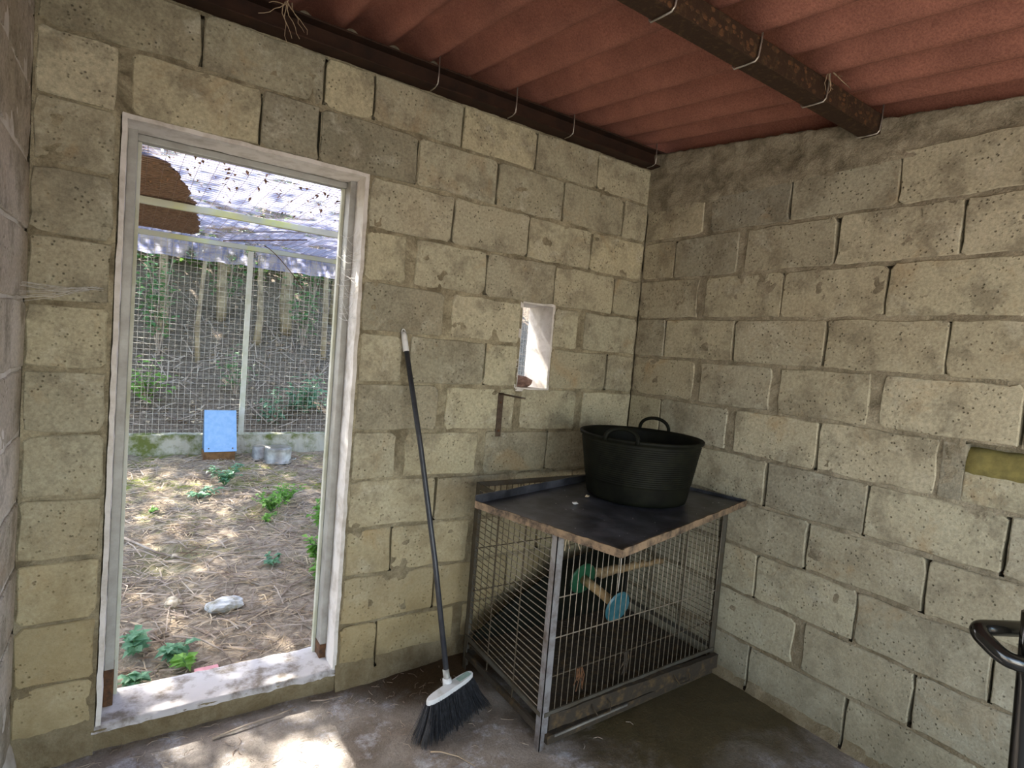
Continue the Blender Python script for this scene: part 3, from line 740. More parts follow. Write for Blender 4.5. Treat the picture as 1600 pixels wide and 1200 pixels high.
put('white_scrap', MB().rock((-.82, -.57, TZ+.012), (.011, .007, .005), 3, 2, .6), M_plaster, label='tiny white plaster crumb on the black tray left of the tub', cat='debris')
cs = MB()
for i in range(60):
    a, b = random.uniform(-TA+.03, TA-.03), random.uniform(-TB+.03, TB-.03); s_ = random.uniform(.0006, .0018); cs.rock(T(a, b, TZ+.007), (s_, s_, s_*.5), i, 1)
put('tray_crumbs', cs, M_plaster, label='pale crumbs and dust scattered over the black tray', cat='debris', kind='stuff')

# ------------------------------------------------------------------ rubber tub
tc = V((-.4714, -.5446, TZ+.009)); H_ = .262
tub = root('rubber_tub', tc, label='black flexible rubber tub with two loop handles standing on the cage tray', cat='tub')
prof = [(0, .002), (.15, .002), (.19, 0), (.2035, .006), (.2065, .016)]
k = 26
for i in range(k):
    t = (i+.5)/k; rr = .2075+.033*t; z = .02+t*(H_-.045)
    prof += [(rr, z-.0028), (rr+.0022, z), (rr, z+.0028)] if t > .25 else [(rr, z)]
prof += [(.241, H_-.018), (.249, H_-.014), (.251, H_-.004), (.247, H_), (.239, H_-.002), (.236, H_-.016), (.205, .02), (.19, .009), (0, .007)]
def wob(a, z): 
    t = max(0, z/H_)
    return 1+t*t*(.018*math.cos(2*(a-math.radians(120)))) - t*t*.022*math.exp(-((a-math.radians(232))/.22)**2)
put('bucket_wall', MB().lathe(prof, tc, 72, wob=wob), M_tubm, tub, smooth=True)
for ang, lean, sag in ((206, .35, .046), (30, .10, .058)):
    a = math.radians(ang); c = V((math.cos(a), math.sin(a), 0)); tn = V((-c.y, c.x, 0)); pts = []
    for i in range(15):
        t = math.pi*i/14; pts.append(tc+c*(.245-.03*lean*math.sin(t)*2)+tn*(.066*math.cos(t))+V((0, 0, H_-.008+sag*math.sin(t)**.8 if 0 < i < 14 else H_-.014)))
    put('handle', MB().tube(pts, .0078, 8), M_tubm, tub, smooth=True)
put('crumb', MB().rock((-.70, -.50, TZ+.012), (.012, .006, .005), 8, 2, .5), M_straw, label='small straw-coloured crumb at the foot of the rubber tub', cat='debris')

# ------------------------------------------------------------------ toys inside the cage
ga, gb = V((-.602, -.42, .421)), V((-.593, -.615, .385)); ax = (gb-ga).normalized()
toy = root('wooden_barbell_toy', gb, label='pale wooden rod toy between a green and a blue plastic disc inside the cage', cat='toy')
put('rod', MB().tube([ga, ga.lerp(gb, .5)+V((0,0,.002)), gb], [.021, .019, .020], 16), M_wood, toy, smooth=True)
put('disc', MB().lathe([(0, -.006), (.066, -.006), (.070, 0), (.066, .006), (0, .006)], ga-ax*.006, 32, ax), M_greenp, toy, label='green end disc')
put('disc', MB().lathe([(0, -.006), (.060, -.006), (.066, 0), (.060, .006), (0, .006)], gb+ax*.006, 32, ax), M_blue, toy, label='turquoise blue end disc')
put('hanger', MB().tube([gb+V((0, .0, .06)), gb+V((.004, .0, .15)), gb+V((0, .0, .27)), (gb.x, gb.y, CZ-.005)], .0022, 6), M_galv, toy)
pts = [V((-.50, -.36, .405)), V((-.38, -.355, .412)), V((-.26, -.35, .40)), V((-.14, -.35, .402)), V((-.022, -.35, .40))]
put('branch_perch', MB().tube([p+V((0, 0, .006*random.uniform(-1, 1))) for p in [pts[0].lerp(pts[-1], i/16) for i in range(17)]], [.024*(1-.03*i)*random.uniform(.82, 1.12) for i in range(17)], 10), M_bark, smooth=True,
    label='knobbly bark-covered branch perch fixed inside the cage', cat='perch')
hs = MB()
for x, y, n_ in ((-.80, -.60, 5), (-.72, -.64, 6), (-.90, -.66, 3)):
    for i in range(n_):
        p = V((x+random.uniform(-.01, .01), y, CZ-.012)); q = [p]
        for j in range(4): p = p+V((random.uniform(-.012, .012), random.uniform(-.008, .008), -.028)); q.append(p)
        hs.tube(q, .0018, 4)
put('straw_wisps', hs, M_straw, label='dry straw wisps dangling from the cage top just inside the front bars', cat='straw', kind='stuff')
ls = MB()
for i in range(420):
    x, y = random.uniform(-.96, -.07), random.uniform(-.68, -.15); a = random.uniform(0, 6.28); l_ = random.uniform(.01, .05)
    ls.tube([(x, y, .087), (x+math.cos(a)*l_, y+math.sin(a)*l_, .087+random.uniform(0, .012))], .0012, 3)
put('cage_litter', ls, M_cagebase, label='dark brown litter and straw on the cage floor', cat='litter', kind='stuff')

# ------------------------------------------------------------------ broom
BS, BT = V((-1.212, -.385, .100)), V((-1.335, -.016, 1.405))
broom = root('broom', (BS.x, BS.y, fz(BS.x, BS.y)), label='black bristled broom with white head and dark handle leaning on the block wall', cat='broom')
dv = (BT-BS).normalized()
put('handle', MB().tube([BS, BS.lerp(BT, .33)+V((.010, -.004, 0)), BS.lerp(BT, .66)+V((.010, -.004, 0)), BT], .0105, 12), M_stick, broom, smooth=True)
put('handle_grip', MB().tube([BT-dv*.075, BT-dv*.01, BT+dv*.006], [.0125, .0125, .009], 14), M_broomw, broom, smooth=True)
lp = [BT+dv*(-.004+.022*math.sin(math.pi*i/10))+V((.009*math.cos(math.pi*i/10), 0, 0)) for i in range(11)]
put('hanging_loop', MB().tube(lp, .0028, 6), M_broomw, broom, smooth=True)
put('handle_ferrule', MB().tube([BS-dv*.005, BS+dv*.05], .0125, 12), M_metalframe, broom, smooth=True)
HA, HB = V((-1.325, -.448, .092)), V((-1.098, -.372, .106)); hd = (HB-HA).normalized(); sd = hd.cross(V((0, 0, 1))).normalized(); hu = sd.cross(hd)
def headbar(z0, z1, inset=0):
    m = MB(); pr = []
    n = 28; L = (HB-HA).length/2; c = (HA+HB)/2
    for i in range(n):
        a = 2*math.pi*i/n; cx = math.copysign(abs(math.cos(a))**.55, math.cos(a))*(L-inset); cy = math.copysign(abs(math.sin(a))**.8, math.sin(a))*(.020-inset)
        pr.append(c+hd*cx+sd*cy)
    lay = ((z0, 0), (z0+(z1-z0)*.7, 0), (z1, .004))
    for z, ins in lay: m.v += [c+(p-c)*(1-ins*8)+hu*z for p in pr]
    for r_ in range(2): m.f += [(r_*n+i, r_*n+(i+1) % n, (r_+1)*n+(i+1) % n, (r_+1)*n+i) for i in range(n)]
    m.f += [tuple(range(n))[::-1], tuple(range(2*n, 3*n))]
    return m
hb = headbar(-.012, .006)
put('broom_head', hb, M_broomw, broom, smooth=False)
put('head_inlay', MB().beam(HA.lerp(HB, .66)+hu*.0065, HA.lerp(HB, .93)+hu*.0065, .024, .002), M_broomg, broom, label='pale green inlay')
put('socket', MB().tube([BS-dv*.022, BS+dv*.004, BS+dv*.018], [.021, .0175, .0165], 16), M_broomw, broom, smooth=True)
bm_ = MB()
for i in range(900):
    t = random.uniform(.03, .97); s_ = random.uniform(-1, 1); p = HA.lerp(HB, t)+sd*.020*s_-hu*.010
    e = (t-.5)*2; out = hd*(.075*e*abs(e)+random.uniform(-.012, .012)) + sd*(.030*s_+.018+random.uniform(-.012, .012))
    g_ = V(p)+out; gzv = fz(g_.x, g_.y)+.004
    q = V((g_.x, g_.y, gzv)); mid = p.lerp(q, .5)+V((0, 0, .004))+out*-.12
    bm_.tube([p, mid, q], [.0014, .0013, .0009], 3, False)
put('bristles', bm_, M_brist, broom, kind='stuff')

# ------------------------------------------------------------------ hand trolley, only its grip shows
hx = root('hand_trolley', (-.66, -1.86, 0), label='glossy black tubular loop handle on an upright tube at the right edge', cat='trolley')
c0, k1, k2 = V((-.755, -1.795, .872)), V((-.64, -1.868, .885)), V((-.60, -1.93, .80))
def rnd(pts, rr=.03, n=5):
    out = [V(pts[0])]
    for i in range(1, len(pts)-1):
        p, a, b = V(pts[i]), V(pts[i-1]), V(pts[i+1]); u1, u2 = (a-p).normalized(), (b-p).normalized()
        s, e = p+u1*min(rr, (a-p).length/2), p+u2*min(rr, (b-p).length/2)
        for j in range(n+1): t = j/n; out.append(s*(1-t)**2+p*2*t*(1-t)+e*t*t)
    return out+[V(pts[-1])]
put('loop_grip', MB().tube(rnd([(-.52, -1.93, .878), (-.748, -1.786, .868), (-.757, -1.850, .828), (-.50, -2.00, .800)], .028, 6), .0165, 14), M_chrome, hx, smooth=True)
put('upright', MB().tube(rnd([(-.706, -1.866, .925), (-.686, -1.868, .75), (-.646, -1.871, .40), (-.602, -1.874, .012)], .03), .0165, 14), M_chrome, hx, smooth=True)
put('upright', MB().tube(rnd([(-.40, -2.03, .93), (-.41, -2.02, .75), (-.43, -2.0, .30), (-.435, -1.995, .012)], .03), .0165, 14), M_chrome, hx, smooth=True)
put('foot_plate', MB().beam(V((-.62, -1.86, .008)), V((-.42, -1.98, .008)), .16, .006), M_chrome, hx)
put('cross_tube', MB().tube([(-.652, -1.871, .45), (-.425, -2.005, .45)], .010, 10), M_chrome, hx, smooth=True)

# ------------------------------------------------------------------ floor debris
fd = MB()
for i in range(260):
    x, y = random.uniform(-2.45, -.5), -abs(random.gauss(0, .35))-.03
    if -1.03 < x < 0 and y > -.75: continue
    a = random.uniform(0, 6.28); l_ = random.uniform(.008, .05); z = fz(x, y)+.004
    fd.tube([(x, y, z), (x+math.cos(a)*l_*.5, y+math.sin(a)*l_*.5, z+.003), (x+math.cos(a+.3)*l_, y+math.sin(a+.3)*l_, z)], .0011, 4)
put('floor_straw', fd, M_twig, label='bits of dry straw and twig scattered on the concrete floor', cat='straw', kind='stuff')
def twig(pts, rad, label, m=M_twig, name='twig'): put(name, MB().tube(pts, [rad*(1-.5*i/(len(pts)-1)) for i in range(len(pts))], 6), m, label=label, cat='twig', smooth=True)
def on(x, y, dz=.006): return V((x, y, (fz(x, y) if y < .1 else gz(x, y))+dz))
twig([on(-1.97, -.115), on(-1.86, -.10, .012), on(-1.74, -.085, .010), on(-1.68, -.06)], .004, 'dark twig lying on the floor along the foot of the door sill')
twig([on(-1.62, -.05), on(-1.58, -.075, .012), on(-1.50, -.07)], .003, 'short twig on the floor below the right end of the sill')
twig([on(-1.345, -.54), on(-1.32, -.565, .012), on(-1.275, -.61), on(-1.25, -.68)], .0022, 'pale straw stalk lying in front of the broom bristles', M_straw)

# ------------------------------------------------------------------ outside: ground and hillside
mb = MB(); xs = np.concatenate([np.linspace(-9, -2.8, 24), np.linspace(-2.7, .6, 111), np.linspace(.8, 9, 30)]); ys = np.concatenate([np.linspace(.19, 4.3, 138), np.linspace(4.45, 14, 54)])
for x in xs:
    for y in ys:
        a = .012*noise.noise(V((x*4, y*4, 0)))+.008*noise.noise(V((x*15, y*15, 0)))
        if y > 4.1: a += .09*noise.noise(V((x*1.4, y*1.4, 6)))+.03*noise.noise(V((x*6, y*6, 2)))
        mb.v.append((x, y, gz(x, y)+a))
nyy = len(ys)
for i in range(len(xs)-1):
    for j in range(nyy-1): mb.f.append((i*nyy+j, (i+1)*nyy+j, (i+1)*nyy+j+1, i*nyy+j+1))
mb.add([(-30, -40, -.09), (30, -40, -.09), (30, -3.25, -.09), (-30, -3.25, -.09)], [(0, 1, 2, 3)])
put('ground', mb, M_soil, org=(0, 0, 0), smooth=True, kind='structure')
def sticks(n, xr, yr, lr, rr, m, name, label, up=.02):
    s = MB()
    for i in range(n):
        x, y = random.uniform(*xr), random.uniform(*yr); a = random.gauss(.5, 1.2); l_ = random.uniform(*lr); b_ = random.uniform(-.5, .5)
        p = V((x, y, gz(x, y)+random.uniform(.0, up*.6))); q = p+V((math.cos(a)*l_*.5, math.sin(a)*l_*.5, random.uniform(-.2, .8)*up)); e = q+V((math.cos(a+b_)*l_*.5, math.sin(a+b_)*l_*.5, 0))
        e.z = gz(e.x, e.y)+random.uniform(0, up*.8); s.tube([p, q, e], random.uniform(*rr), 3, False)
    put(name, s, m, label=label, cat='litter', kind='stuff', org=(0, 2, 0))
sticks(3800, (-2.6, -.3), (.32, 3.75), (.03, .16), (.0009, .0028), M_straw, 'dry_stalk_litter', 'dry straw-coloured stalks covering the ground of the run')
sticks(1500, (-2.6, -.3), (.38, 3.7), (.05, .3), (.0012, .004), M_twig, 'grey_twig_litter', 'thin grey-brown twigs strewn over the ground of the run', .03)
sticks(750, (-4.5, 2.5), (4.15, 7.5), (.08, .5), (.003, .008), M_twig, 'slope_twig_litter', 'fallen twigs on the bank behind the fence', .08)
s = MB()
for i in range(2600):
    x, y = random.uniform(-4.5, 2.5), random.uniform(4.1, 8); a = random.uniform(0, 6.28)
    s.leaf((x, y, gz(x, y)+.03+.09*noise.noise(V((x*1.4, y*1.4, 6)))), (math.cos(a), math.sin(a), random.uniform(-.2, .5)), random.uniform(.03, .07), .035)
put('slope_leaf_litter', s, M_straw, label='dead leaves lying on the bank behind the fence', cat='litter', kind='stuff', org=(0, 5, 0))
twig([on(-2.262, 1.90, .02), on(-2.18, 1.74, .03), on(-2.08, 1.60, .02), on(-1.93, 1.47, .015)], .009, 'long pale bare branch lying on the ground at the left of the run', name='fallen_branch')
twig([on(-2.05, .66, .02), on(-1.95, .58, .03), on(-1.87, .47, .02), on(-1.84, .36, .012)], .005, 'curved thin pale branch lying just outside the sill', name='fallen_branch')
twig([on(-1.55, 2.55, .02), on(-1.35, 2.5, .03), on(-1.1, 2.62, .015)], .006, 'thin stick lying on the far middle ground of the run', name='fallen_branch')
put('stone', MB().rock((-1.815, .865, gz(-1.815, .865)+.022), (.085, .05, .034), 2, 3, .4), M_stone, label='flat bluish-white stone lying on the ground outside the doorway', cat='stone')
put('stone', MB().rock((-2.036, .975, gz(-2.036, .97)+.018), (.038, .03, .026), 5, 3, .5), M_stone2, label='small beige stone lying left of the bluish-white stone', cat='stone')
put('stone', MB().rock((-2.0, 1.55, gz(-2, 1.55)+.012), (.022, .018, .015), 9, 2, .5), M_stone2, label='tiny tan pebble beside the long fallen branch', cat='stone')
put('paper_scrap', MB().box((-1.99, .29, gz(-1.95, .32)+.004), (-1.90, .36, gz(-1.95, .32)+.034), .004), M_pink, label='pink scrap lying against the outer edge of the sill', cat='scrap')
# weeds: every plant a thing of its own
def weed(x, y, h, nstem, m, label, leaf=.035, spread=.08, group=None):
    base = V((x, y, gz(x, y)))
    if y > 4.1: base.z += .09*noise.noise(V((x*1.4, y*1.4, 6)))
    rt = root('weed', base, label=label, cat='weed', group=group)
    st = MB(); lf = MB()
    for i in range(nstem):
        a = random.uniform(0, 6.28); tip = base+V((math.cos(a)*spread*random.uniform(.2, 1), math.sin(a)*spread*random.uniform(.2, 1), h*random.uniform(.5, 1)))
        md = base.lerp(tip, .5)+V((0, 0, h*.12)); st.tube([base, md, tip], [.0022, .0018, .0012], 4)
        for k in range(5):
            t = .3+.7*k/4; p = (base.lerp(md, t*2) if t < .5 else md.lerp(tip, t*2-1))
            for s_ in (1, -1):
                aa = random.uniform(0, 6.28); lf.leaf(p, (math.cos(aa), math.sin(aa), random.uniform(-.1, .45)), leaf*random.uniform(.6, 1.2), leaf*.62)
    put('stems', st, M_leafd, rt, kind='stuff'); put('leaves', lf, m, rt, kind='stuff')
weed(-1.588, 2.85, .17, 16, M_leafb, 'low bluish-green weed in the middle of the run below the blue box', .05, .12)
weed(-1.76, 2.62, .06, 7, M_leafb, 'flat dark weed patch left of the low bluish-green weed', .05, .14)
weed(-1.36, 2.18, .15, 26, M_leaf, 'bright green feathery weed clump right of the middle of the run', .035, .14)
weed(-1.22, 2.34, .15, 22, M_leaf, 'light green weed clump behind the feathery one near the right jamb', .035, .13)
weed(-1.43, 1.98, .07, 8, M_leaf, 'small bright weed at the near side of the feathery clump', .03, .08)
weed(-1.27, 1.20, .19, 16, M_leaf, 'leafy green weed beside the right door jamb, upper of two', .05, .08)
weed(-1.30, .98, .14, 14, M_leaf, 'leafy green weed beside the right door jamb, lower and nearer of two', .05, .07)
weed(-1.52, 1.30, .06, 4, M_leafb, 'pale thin weed left of the two jamb weeds', .04, .06)
weed(-1.12, 1.75, .20, 10, M_leaf, 'tall green weed half hidden by the right jamb', .05, .1)
weed(-2.20, .60, .10, 6, M_leafb, 'broad-leaved bluish weed at the lower left corner of the doorway', .055, .08)
weed(-2.05, .50, .07, 4, M_leafb, 'broad-leaved bluish weed right of the corner weed', .055, .06)
weed(-2.01, .40, .08, 2, M_leaf, 'two-leaved yellow-green weed just outside the sill', .055, .05)
weed(-2.19, .38, .06, 4, M_leafb, 'low broad-leaved weed hugging the left end of the sill', .05, .05)
weed(-2.10, 2.35, .03, 6, M_leaf, 'yellowish moss-like sprig on the left of the run', .03, .05)

# ------------------------------------------------------------------ outside: kerb, fence, run roof
KY = 3.9
put('concrete_kerb', rough_box((-4.0, KY-.05, .08), (1.35, KY+.10, .335), .008, seed=21), M_kerb, label='low mossy concrete kerb under the wire fence at the back of the run', cat='kerb')
fence = root('wire_fence', (-1.3, KY, .33), label='square-mesh wire fence on a pale post standing on the mossy kerb', cat='fence')
def wires(a, b, u, step_u, v, step_v, r_, m, name, parent, wave=.004):
    """grid on the parallelogram a, a+u, a+v"""
    g = MB(); a, u, v = V(a), V(u), V(v); nu, nv = int(u.length/step_u), int(v.length/step_v); nrm = u.cross(v).normalized()
    def P(s, t): p = a+u*s+v*t; return p+nrm*wave*noise.noise(p*2.2)*3+u.normalized()*wave*noise.noise(p*3+V((5,5,5)))+v.normalized()*wave*noise.noise(p*3+V((1,7,5)))
    for i in range(nu+1): g.tube([P(i/nu, k/10) for k in range(11)], r_, 3, False)
    for j in range(nv+1): g.tube([P(k/16, j/nv) for k in range(17)], r_, 3, False)
    put(name, g, m, parent, kind='stuff')
wires((-3.2, KY+.01, .33), 0, (4.5, 0, 0), .0485, (0, 0, 1.82), .0485, .0019, M_wire, 'wire_mesh', fence)
for x in (-1.335, .55, -3.2, 1.28):
    put('post', MB().box((x-.024, KY-.035, .325), (x+.024, KY-.003, 2.12), .003), M_postm, fence)
side = root('wire_fence', (1.28, 2.0, 0), label='wire side fence of the run seen through the small window hole', cat='fence')
wires((1.28, .25, .0), 0, (0, 3.6, 0), .0485, (0, 0, 2.1), .0485, .0019, M_wire, 'wire_mesh', side)
for y in (.3, 2.1): put('post', MB().box((1.25, y-.025, -.08), (1.30, y+.025, 2.12), .003), M_postm, side)
run = root('run_roof', (-1.0, 2.0, 2.15), label='wire-mesh roof of the run carried by pale green timber battens', cat='roof')
for y, x0 in ((2.30, 0), (3.88, 0), (.24, 0)):
    put('batten', MB().box((-3.2, y-.02, 2.128), (1.3, y+.02, 2.172), .003), M_green, run)
wires((-3.2, .24, 2.176), 0, (4.5, 0, 0), .075, (0, 3.66, 0), .05, .0016, M_rustwire, 'wire_mesh', run, .006)
# plastic sheeting above the wire, its hem hanging over the back
tp = MB(); nx, ny = 90, 90
for i in range(nx+1):
    for j in range(ny+1):
        x = -2.42+.03*noise.noise(V((j*.3, 1, 1)))+3.72*i/nx; t = j/ny
        y = .22+3.75*min(1, t/.93); z = 2.20+.022*noise.noise(V((x*1.6, y*1.6, 1)))+.008*noise.noise(V((x*7, y*3, 1)))
        if t > .93: z = 2.19-(t-.93)/.07*.205+.010*noise.noise(V((x*5, t*20, 4))); y += .012*noise.noise(V((x*7, t*9, 1)))+.02
        if t > .985: z += .012*noise.noise(V((x*9, 0, 4)))
        tp.v.append((x, y, z))
for i in range(nx):
    for j in range(ny): tp.f.append((i*(ny+1)+j, (i+1)*(ny+1)+j, (i+1)*(ny+1)+j+1, i*(ny+1)+j+1))
put('plastic_sheet', tp, M_tarp, smooth=True, org=(-1, 2, 2.2), label='bluish-white woven plastic sheet spread over the roof of the run', cat='sheet')
# wad of dead leaves on the roof, left
lh = MB(); nx, ny = 20, 60
for i in range(nx+1):
    for j in range(ny+1):
        t = j/ny; y = 1.25+2.55*t; xr = -2.20+.42*t**.55-.10*max(0,t-.9)*4+.03*noise.noise(V((0, y*5, 2)))+.03*noise.noise(V((0, y*17, 2))); x = -2.44+(xr+2.44)*i/nx
        lh.v.append((x, y, 2.184+.006*noise.noise(V((x*20, y*20, 2)))))
m0 = len(lh.v)
for i in range(nx+1):
    for j in range(ny+1):
        v = lh.v[i*(ny+1)+j]; e = min(i, nx-i, 6)/6; e2 = 1 if i < nx else 0
        lh.v.append((v[0], v[1], 2.190+(.05*min(1, (nx-i)/4))))
for i in range(nx):
    for j in range(ny):
        q = (i*(ny+1)+j, (i+1)*(ny+1)+j, (i+1)*(ny+1)+j+1, i*(ny+1)+j+1); lh.f.append(q[::-1]); lh.f.append(tuple(a+m0 for a in q))
put('leaf_heap', lh, M_litter, smooth=False, label='dark brown heap of dead leaves lying on the run roof at the left', cat='leaves', kind='stuff')
s = MB()
for i in range(520):
    x, y = random.uniform(-2.3, -.9), .3+abs(random.gauss(0, .7)); a = random.uniform(0, 6.28)
    if y > 3.7: continue
    s.leaf((x, y, 2.168), (math.cos(a), math.sin(a), random.uniform(-.8, .1)), random.uniform(.012, .04), .018)
put('roof_leaf_bits', s, M_litter, label='scraps of dry leaf caught in the wire roof above the doorway', cat='leaves', kind='stuff')
for i, (x, y, lb) in enumerate(((-1.05, 2.9, 'thin brown stem hanging under the wire roof at the right'), (-1.25, 3.7, 'curved brown tendril hanging down over the blue plastic hem'))):
    p = V((x, y, 2.17)); q = [p]
    for k in range(6): p = p+(V((-.10, .06, -.012)) if i == 0 else V((.04+.01*k, .005, -.015-.018*k))); q.append(p)
    put('dry_tendril', MB().tube(q, .005 if i == 0 else .004, 5), M_rustfoot, label=lb, cat='tendril', smooth=True)
put('timber_brace', MB().beam(V((-1.75, 3.6, 2.235)), V((-.75, 2.3, 2.235)), .05, .02), M_wood, label='loose timber lath lying diagonally on the run roof', cat='lath')

# blue feeder box and pans
fb = root('feeder_box', (-1.535, 3.60, gz(-1.53, 3.6)), label='tall light-blue fronted box on a brown wooden foot by the kerb', cat='box')
z0 = gz(-1.53, 3.6)
fx0, fx1 = -1.672, -1.402
mb = MB().add([(fx0, 3.60, z0+.085), (fx1, 3.60, z0+.085), (fx1, 3.76, .585), (fx0, 3.76, .585), (fx0, 3.612, z0+.085), (fx1, 3.612, z0+.085), (fx1, 3.772, .585), (fx0, 3.772, .585)],
    [(0,1,2,3),(5,4,7,6),(1,0,4,5),(2,1,5,6),(3,2,6,7),(0,3,7,4)])
put('front_panel', mb, M_box, fb)
mb = MB().add([(fx0, 3.614, z0+.09), (fx1-.006, 3.614, z0+.09), (fx1-.006, 3.80, z0+.09), (fx0, 3.80, z0+.09), (fx0, 3.774, .58), (fx1-.006, 3.774, .58), (fx1-.006, 3.80, .58), (fx0, 3.80, .58)],
    [(0,3,2,1),(4,5,6,7),(0,1,5,4),(1,2,6,5),(2,3,7,6),(3,0,4,7)])
put('box_body', mb, M_boxside, fb)
put('wooden_foot', MB().box((fx0-.004, 3.61, z0-.005), (fx1-.01, 3.80, z0+.082), .004), M_boxwood, fb)
for x in (fx0+.035, fx1-.035): put('screw', MB().lathe([(0, -.003), (.006, -.002), (.006, .002)], (x, 3.606, z0+.115), 8, (0, 1, -.3)), M_rustfoot, fb)
pz = gz(-1.05, 3.5)
pot = root('cooking_pot', (-1.055, 3.50, pz), label='upturned dull aluminium pot with two side handles in front of the kerb', cat='pot')
put('pot_body', MB().lathe([(0, .150), (.10, .150), (.118, .142), (.120, .13), (.120, .012), (.132, .006), (.134, .0), (.126, .0)], (-1.055, 3.50, pz), 36), M_alu, pot, smooth=True)
for a in (-20, 160):
    a = math.radians(a); c = V((math.cos(a), math.sin(a), 0)); tn = V((-c.y, c.x, 0)); b0 = V((-1.055, 3.5, pz+.035))
    put('handle', MB().tube([b0+c*.118+tn*.035, b0+c*.16+tn*.03, b0+c*.16-tn*.03, b0+c*.118-tn*.035], .006, 6), M_alu, pot, smooth=True)
put('saucepan', MB().lathe([(0, .13), (.07, .13), (.078, .124), (.082, .0), (.09, -.002)], (-1.185, 3.62, gz(-1.18, 3.62)), 30), M_alu, smooth=True, label='smaller upturned metal pan standing behind and left of the aluminium pot', cat='pan')

# ------------------------------------------------------------------ trees and undergrowth beyond the fence
def hz(x, y): return gz(x, y)+.09*noise.noise(V((x*1.4, y*1.4, 6)))
def sapling(x, y, h, rad, lean, label, m=M_trunk, nl=500, leafm_=M_leafo, crown=1.1, lsz=.09, group=None):
    b = V((x, y, hz(x, y)-.05)); rt = root('tree', b, label=label, cat='tree', group=group)
    pts = [b+V((lean*t*t*h+.05*noise.noise(V((x*3, t*4, 1))), .06*noise.noise(V((y*3, t*4, 8))), h*t)) for t in [i/9 for i in range(10)]]
    put('trunk', MB().tube(pts, [rad*(1-.6*i/9)*(1+.15*random.uniform(-1, 1)) for i in range(10)], 9), m, rt, smooth=True)
    br_ = MB(); lf = MB(); top = pts[-1]
    for i in range(9):
        t = random.randint(4, 9); p = pts[t]; a = random.uniform(0, 6.28); q = p+V((math.cos(a)*crown*.7, math.sin(a)*crown*.7, random.uniform(.1, .6))); br_.tube([p, p.lerp(q, .5)+V((0,0,.1)), q], [rad*.3, rad*.2, rad*.08], 5)
        for k in range(nl//9):
            c = p.lerp(q, random.uniform(.25, 1.1))+V((random.gauss(0, .25), random.gauss(0, .25), random.gauss(0, .18)))*crown
            aa = random.uniform(0, 6.28); lf.leaf(c, (math.cos(aa), math.sin(aa), random.uniform(-.6, .3)), lsz*random.uniform(.6, 1.3), lsz*.6)
    put('branches', br_, m, rt, smooth=True, kind='stuff'); put('foliage', lf, leafm_, rt, kind='stuff')
tr = [(-2.45, 5.6, .05, -.05, 'leaning pale sapling at the far left behind the fence'), (-1.95, 6.2, .065, -.12, 'pale trunk leaning left behind the left part of the fence'),
 (-1.6, 5.5, .03, .03, 'thin straight sapling left of the fence post'), (-1.25, 6.6, .07, -.18, 'sunlit leaning trunk just left of the fence post'),
 (-.9, 6.0, .045, .05, 'slim trunk just right of the fence post'), (-.45, 6.4, .085, .03, 'sunlit thick trunk right of the middle of the fence'),
 (-.1, 5.7, .04, -.04, 'slim trunk beside the thick one near the right jamb'), (.35, 6.8, .08, .10, 'stout trunk at the right end of the view behind the fence'),
 (-2.9, 7.0, .09, .05, 'stout trunk far back at the left behind the fence'), (.9, 5.6, .05, -.1, 'slim trunk right of the doorway view, behind the fence'),
 (-1.05, 8.2, .10, .02, 'tall trunk standing far back behind the fence post')]
for i, (x, y, rad, ln, lb) in enumerate(tr): sapling(x, y, 3.4+.3*(i % 4), rad, ln, lb, nl=420, crown=1.0)
for i, (x, y, lb) in enumerate(((-4.2, 6.0, 'big leafy tree left of the run shading its roof'), (-3.2, 9.5, 'big leafy tree high on the bank at the left'), (0., 10, 'big leafy tree high on the bank in the middle'), (2.6, 7.5, 'big leafy tree right of the run'), (-5.8, 9, 'big leafy tree far out on the left of the bank'))):
    sapling(x, y, 4.6, .14, .02, lb, nl=1800, crown=2.0, lsz=.14)
# overhanging canopy that dapples the run
ct = root('tree', (-3.9, 3.0, -.1), label='tall tree outside the left of the run, its canopy hanging over it', cat='tree')
put('trunk', MB().tube([(-3.9, 3.0, -.1), (-3.85, 3.1, 2), (-3.6, 3.2, 4)], [.14, .12, .08], 10), M_trunk, ct, smooth=True)
lf = MB()
for i in range(44):
    c = V((random.uniform(-5.2, .6), random.uniform(1.2, 7.0), random.uniform(3.6, 5.6)))
    if abs(c.x+3.2) < .9 and abs(c.y-4.0) < 1.1 and i % 2: continue
    for k in range(70):
        p = c+V((random.gauss(0, .22), random.gauss(0, .22), random.gauss(0, .14))); aa = random.uniform(0, 6.28)
        lf.leaf(p, (math.cos(aa), math.sin(aa), random.uniform(-.5, .3)), random.uniform(.06, .13), .06)
put('foliage', lf, M_leafo, ct, kind='stuff')
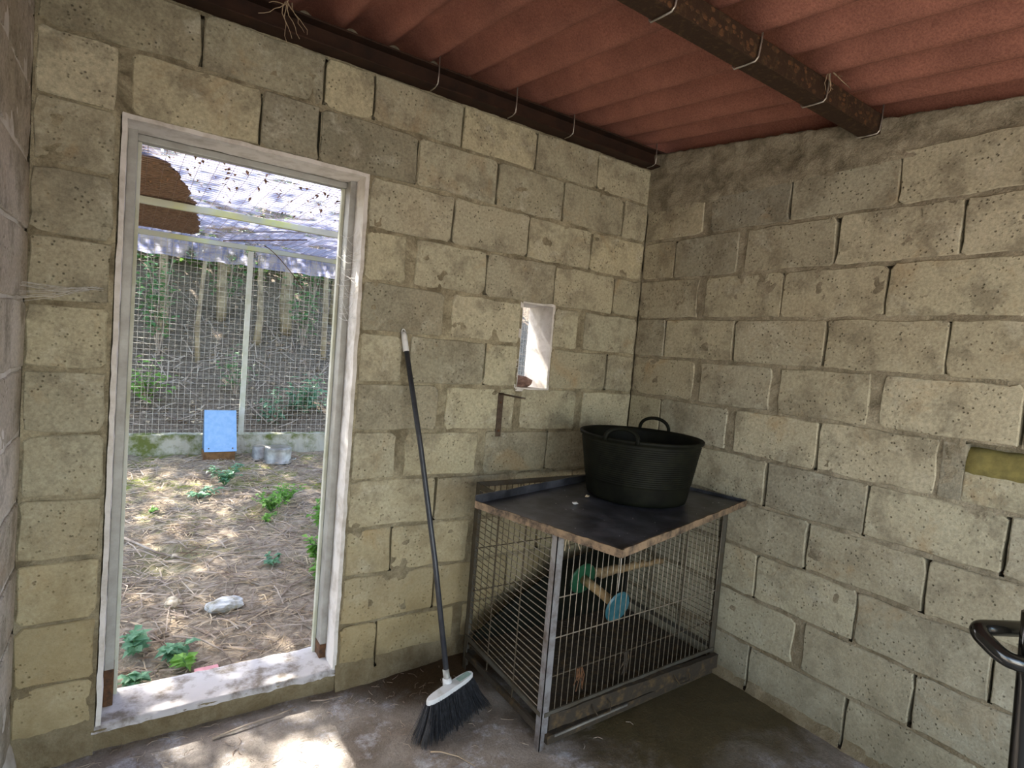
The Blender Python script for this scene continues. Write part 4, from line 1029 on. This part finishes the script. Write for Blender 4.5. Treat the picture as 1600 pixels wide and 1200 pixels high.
# shrubs
def shrub(x, y, h, wd, n_, m, label, lsz=.07):
    b = V((x, y, hz(x, y)-.03)); rt = root('shrub', b, label=label, cat='shrub'); st = MB(); lf = MB()
    for i in range(9):
        a = random.uniform(0, 6.28); tip = b+V((math.cos(a)*wd*random.uniform(.2, 1), math.sin(a)*wd*.5, h*random.uniform(.5, 1))); st.tube([b, b.lerp(tip, .5)+V((0,0,h*.1)), tip], [.008, .006, .003], 4)
        for k in range(n_//9):
            c = b.lerp(tip, random.uniform(.35, 1.08))+V((random.gauss(0, .05), random.gauss(0, .05), random.gauss(0, .04))); aa = random.uniform(0, 6.28)
            lf.leaf(c, (math.cos(aa), math.sin(aa), random.uniform(-.3, .5)), lsz*random.uniform(.6, 1.3), lsz*.62)
    put('stems', st, M_twig, rt, kind='stuff'); put('leaves', lf, m, rt, kind='stuff')
shrub(-2.12, 4.6, .50, .16, 160, M_leaf, 'bright green shrub behind the fence at the left', .08)
shrub(-2.0, 5.6, 1.45, .28, 260, M_leafd, 'tall dark-leaved climber behind the fence at the upper left', .09)
shrub(-.62, 4.4, .42, .28, 260, M_leafb, 'low pale green bush behind the fence right of the post', .08)
shrub(-.95, 4.35, .34, .18, 130, M_leafb, 'small dull green bush just right of the fence post foot', .07)
shrub(-1.28, 4.8, .5, .15, 100, M_leafd, 'dull green sprig behind the fence above the blue box', .07)
shrub(-.3, 6.0, 1.3, .3, 200, M_leafd, 'dark green bush high behind the fence at the right', .09)
shrub(-1.2, 6.8, 1.4, .5, 300, M_leafd, 'dark green undergrowth behind the fence post top', .09)
shrub(.2, 7.6, 1.5, .6, 360, M_leafd, 'dark undergrowth at the far right of the bank', .1)
shrub(-2.7, 7.0, 1.6, .7, 360, M_leafd, 'dark undergrowth at the far left of the bank', .1)
# dense green thicket that closes the view at the back
th_ = MB()
for i in range(9000):
    x, y = random.uniform(-6, 4), random.uniform(8.0, 10.5); z = gz(x, y)+random.uniform(0, 2.6)
    aa = random.uniform(0, 6.28); th_.leaf((x, y, z), (math.cos(aa), math.sin(aa), random.uniform(-.4, .4)), random.uniform(.12, .26), .13)
put('thicket', th_, M_leafo, label='dense dark thicket closing the top of the bank', cat='thicket', kind='stuff', org=(-1, 9, 2))
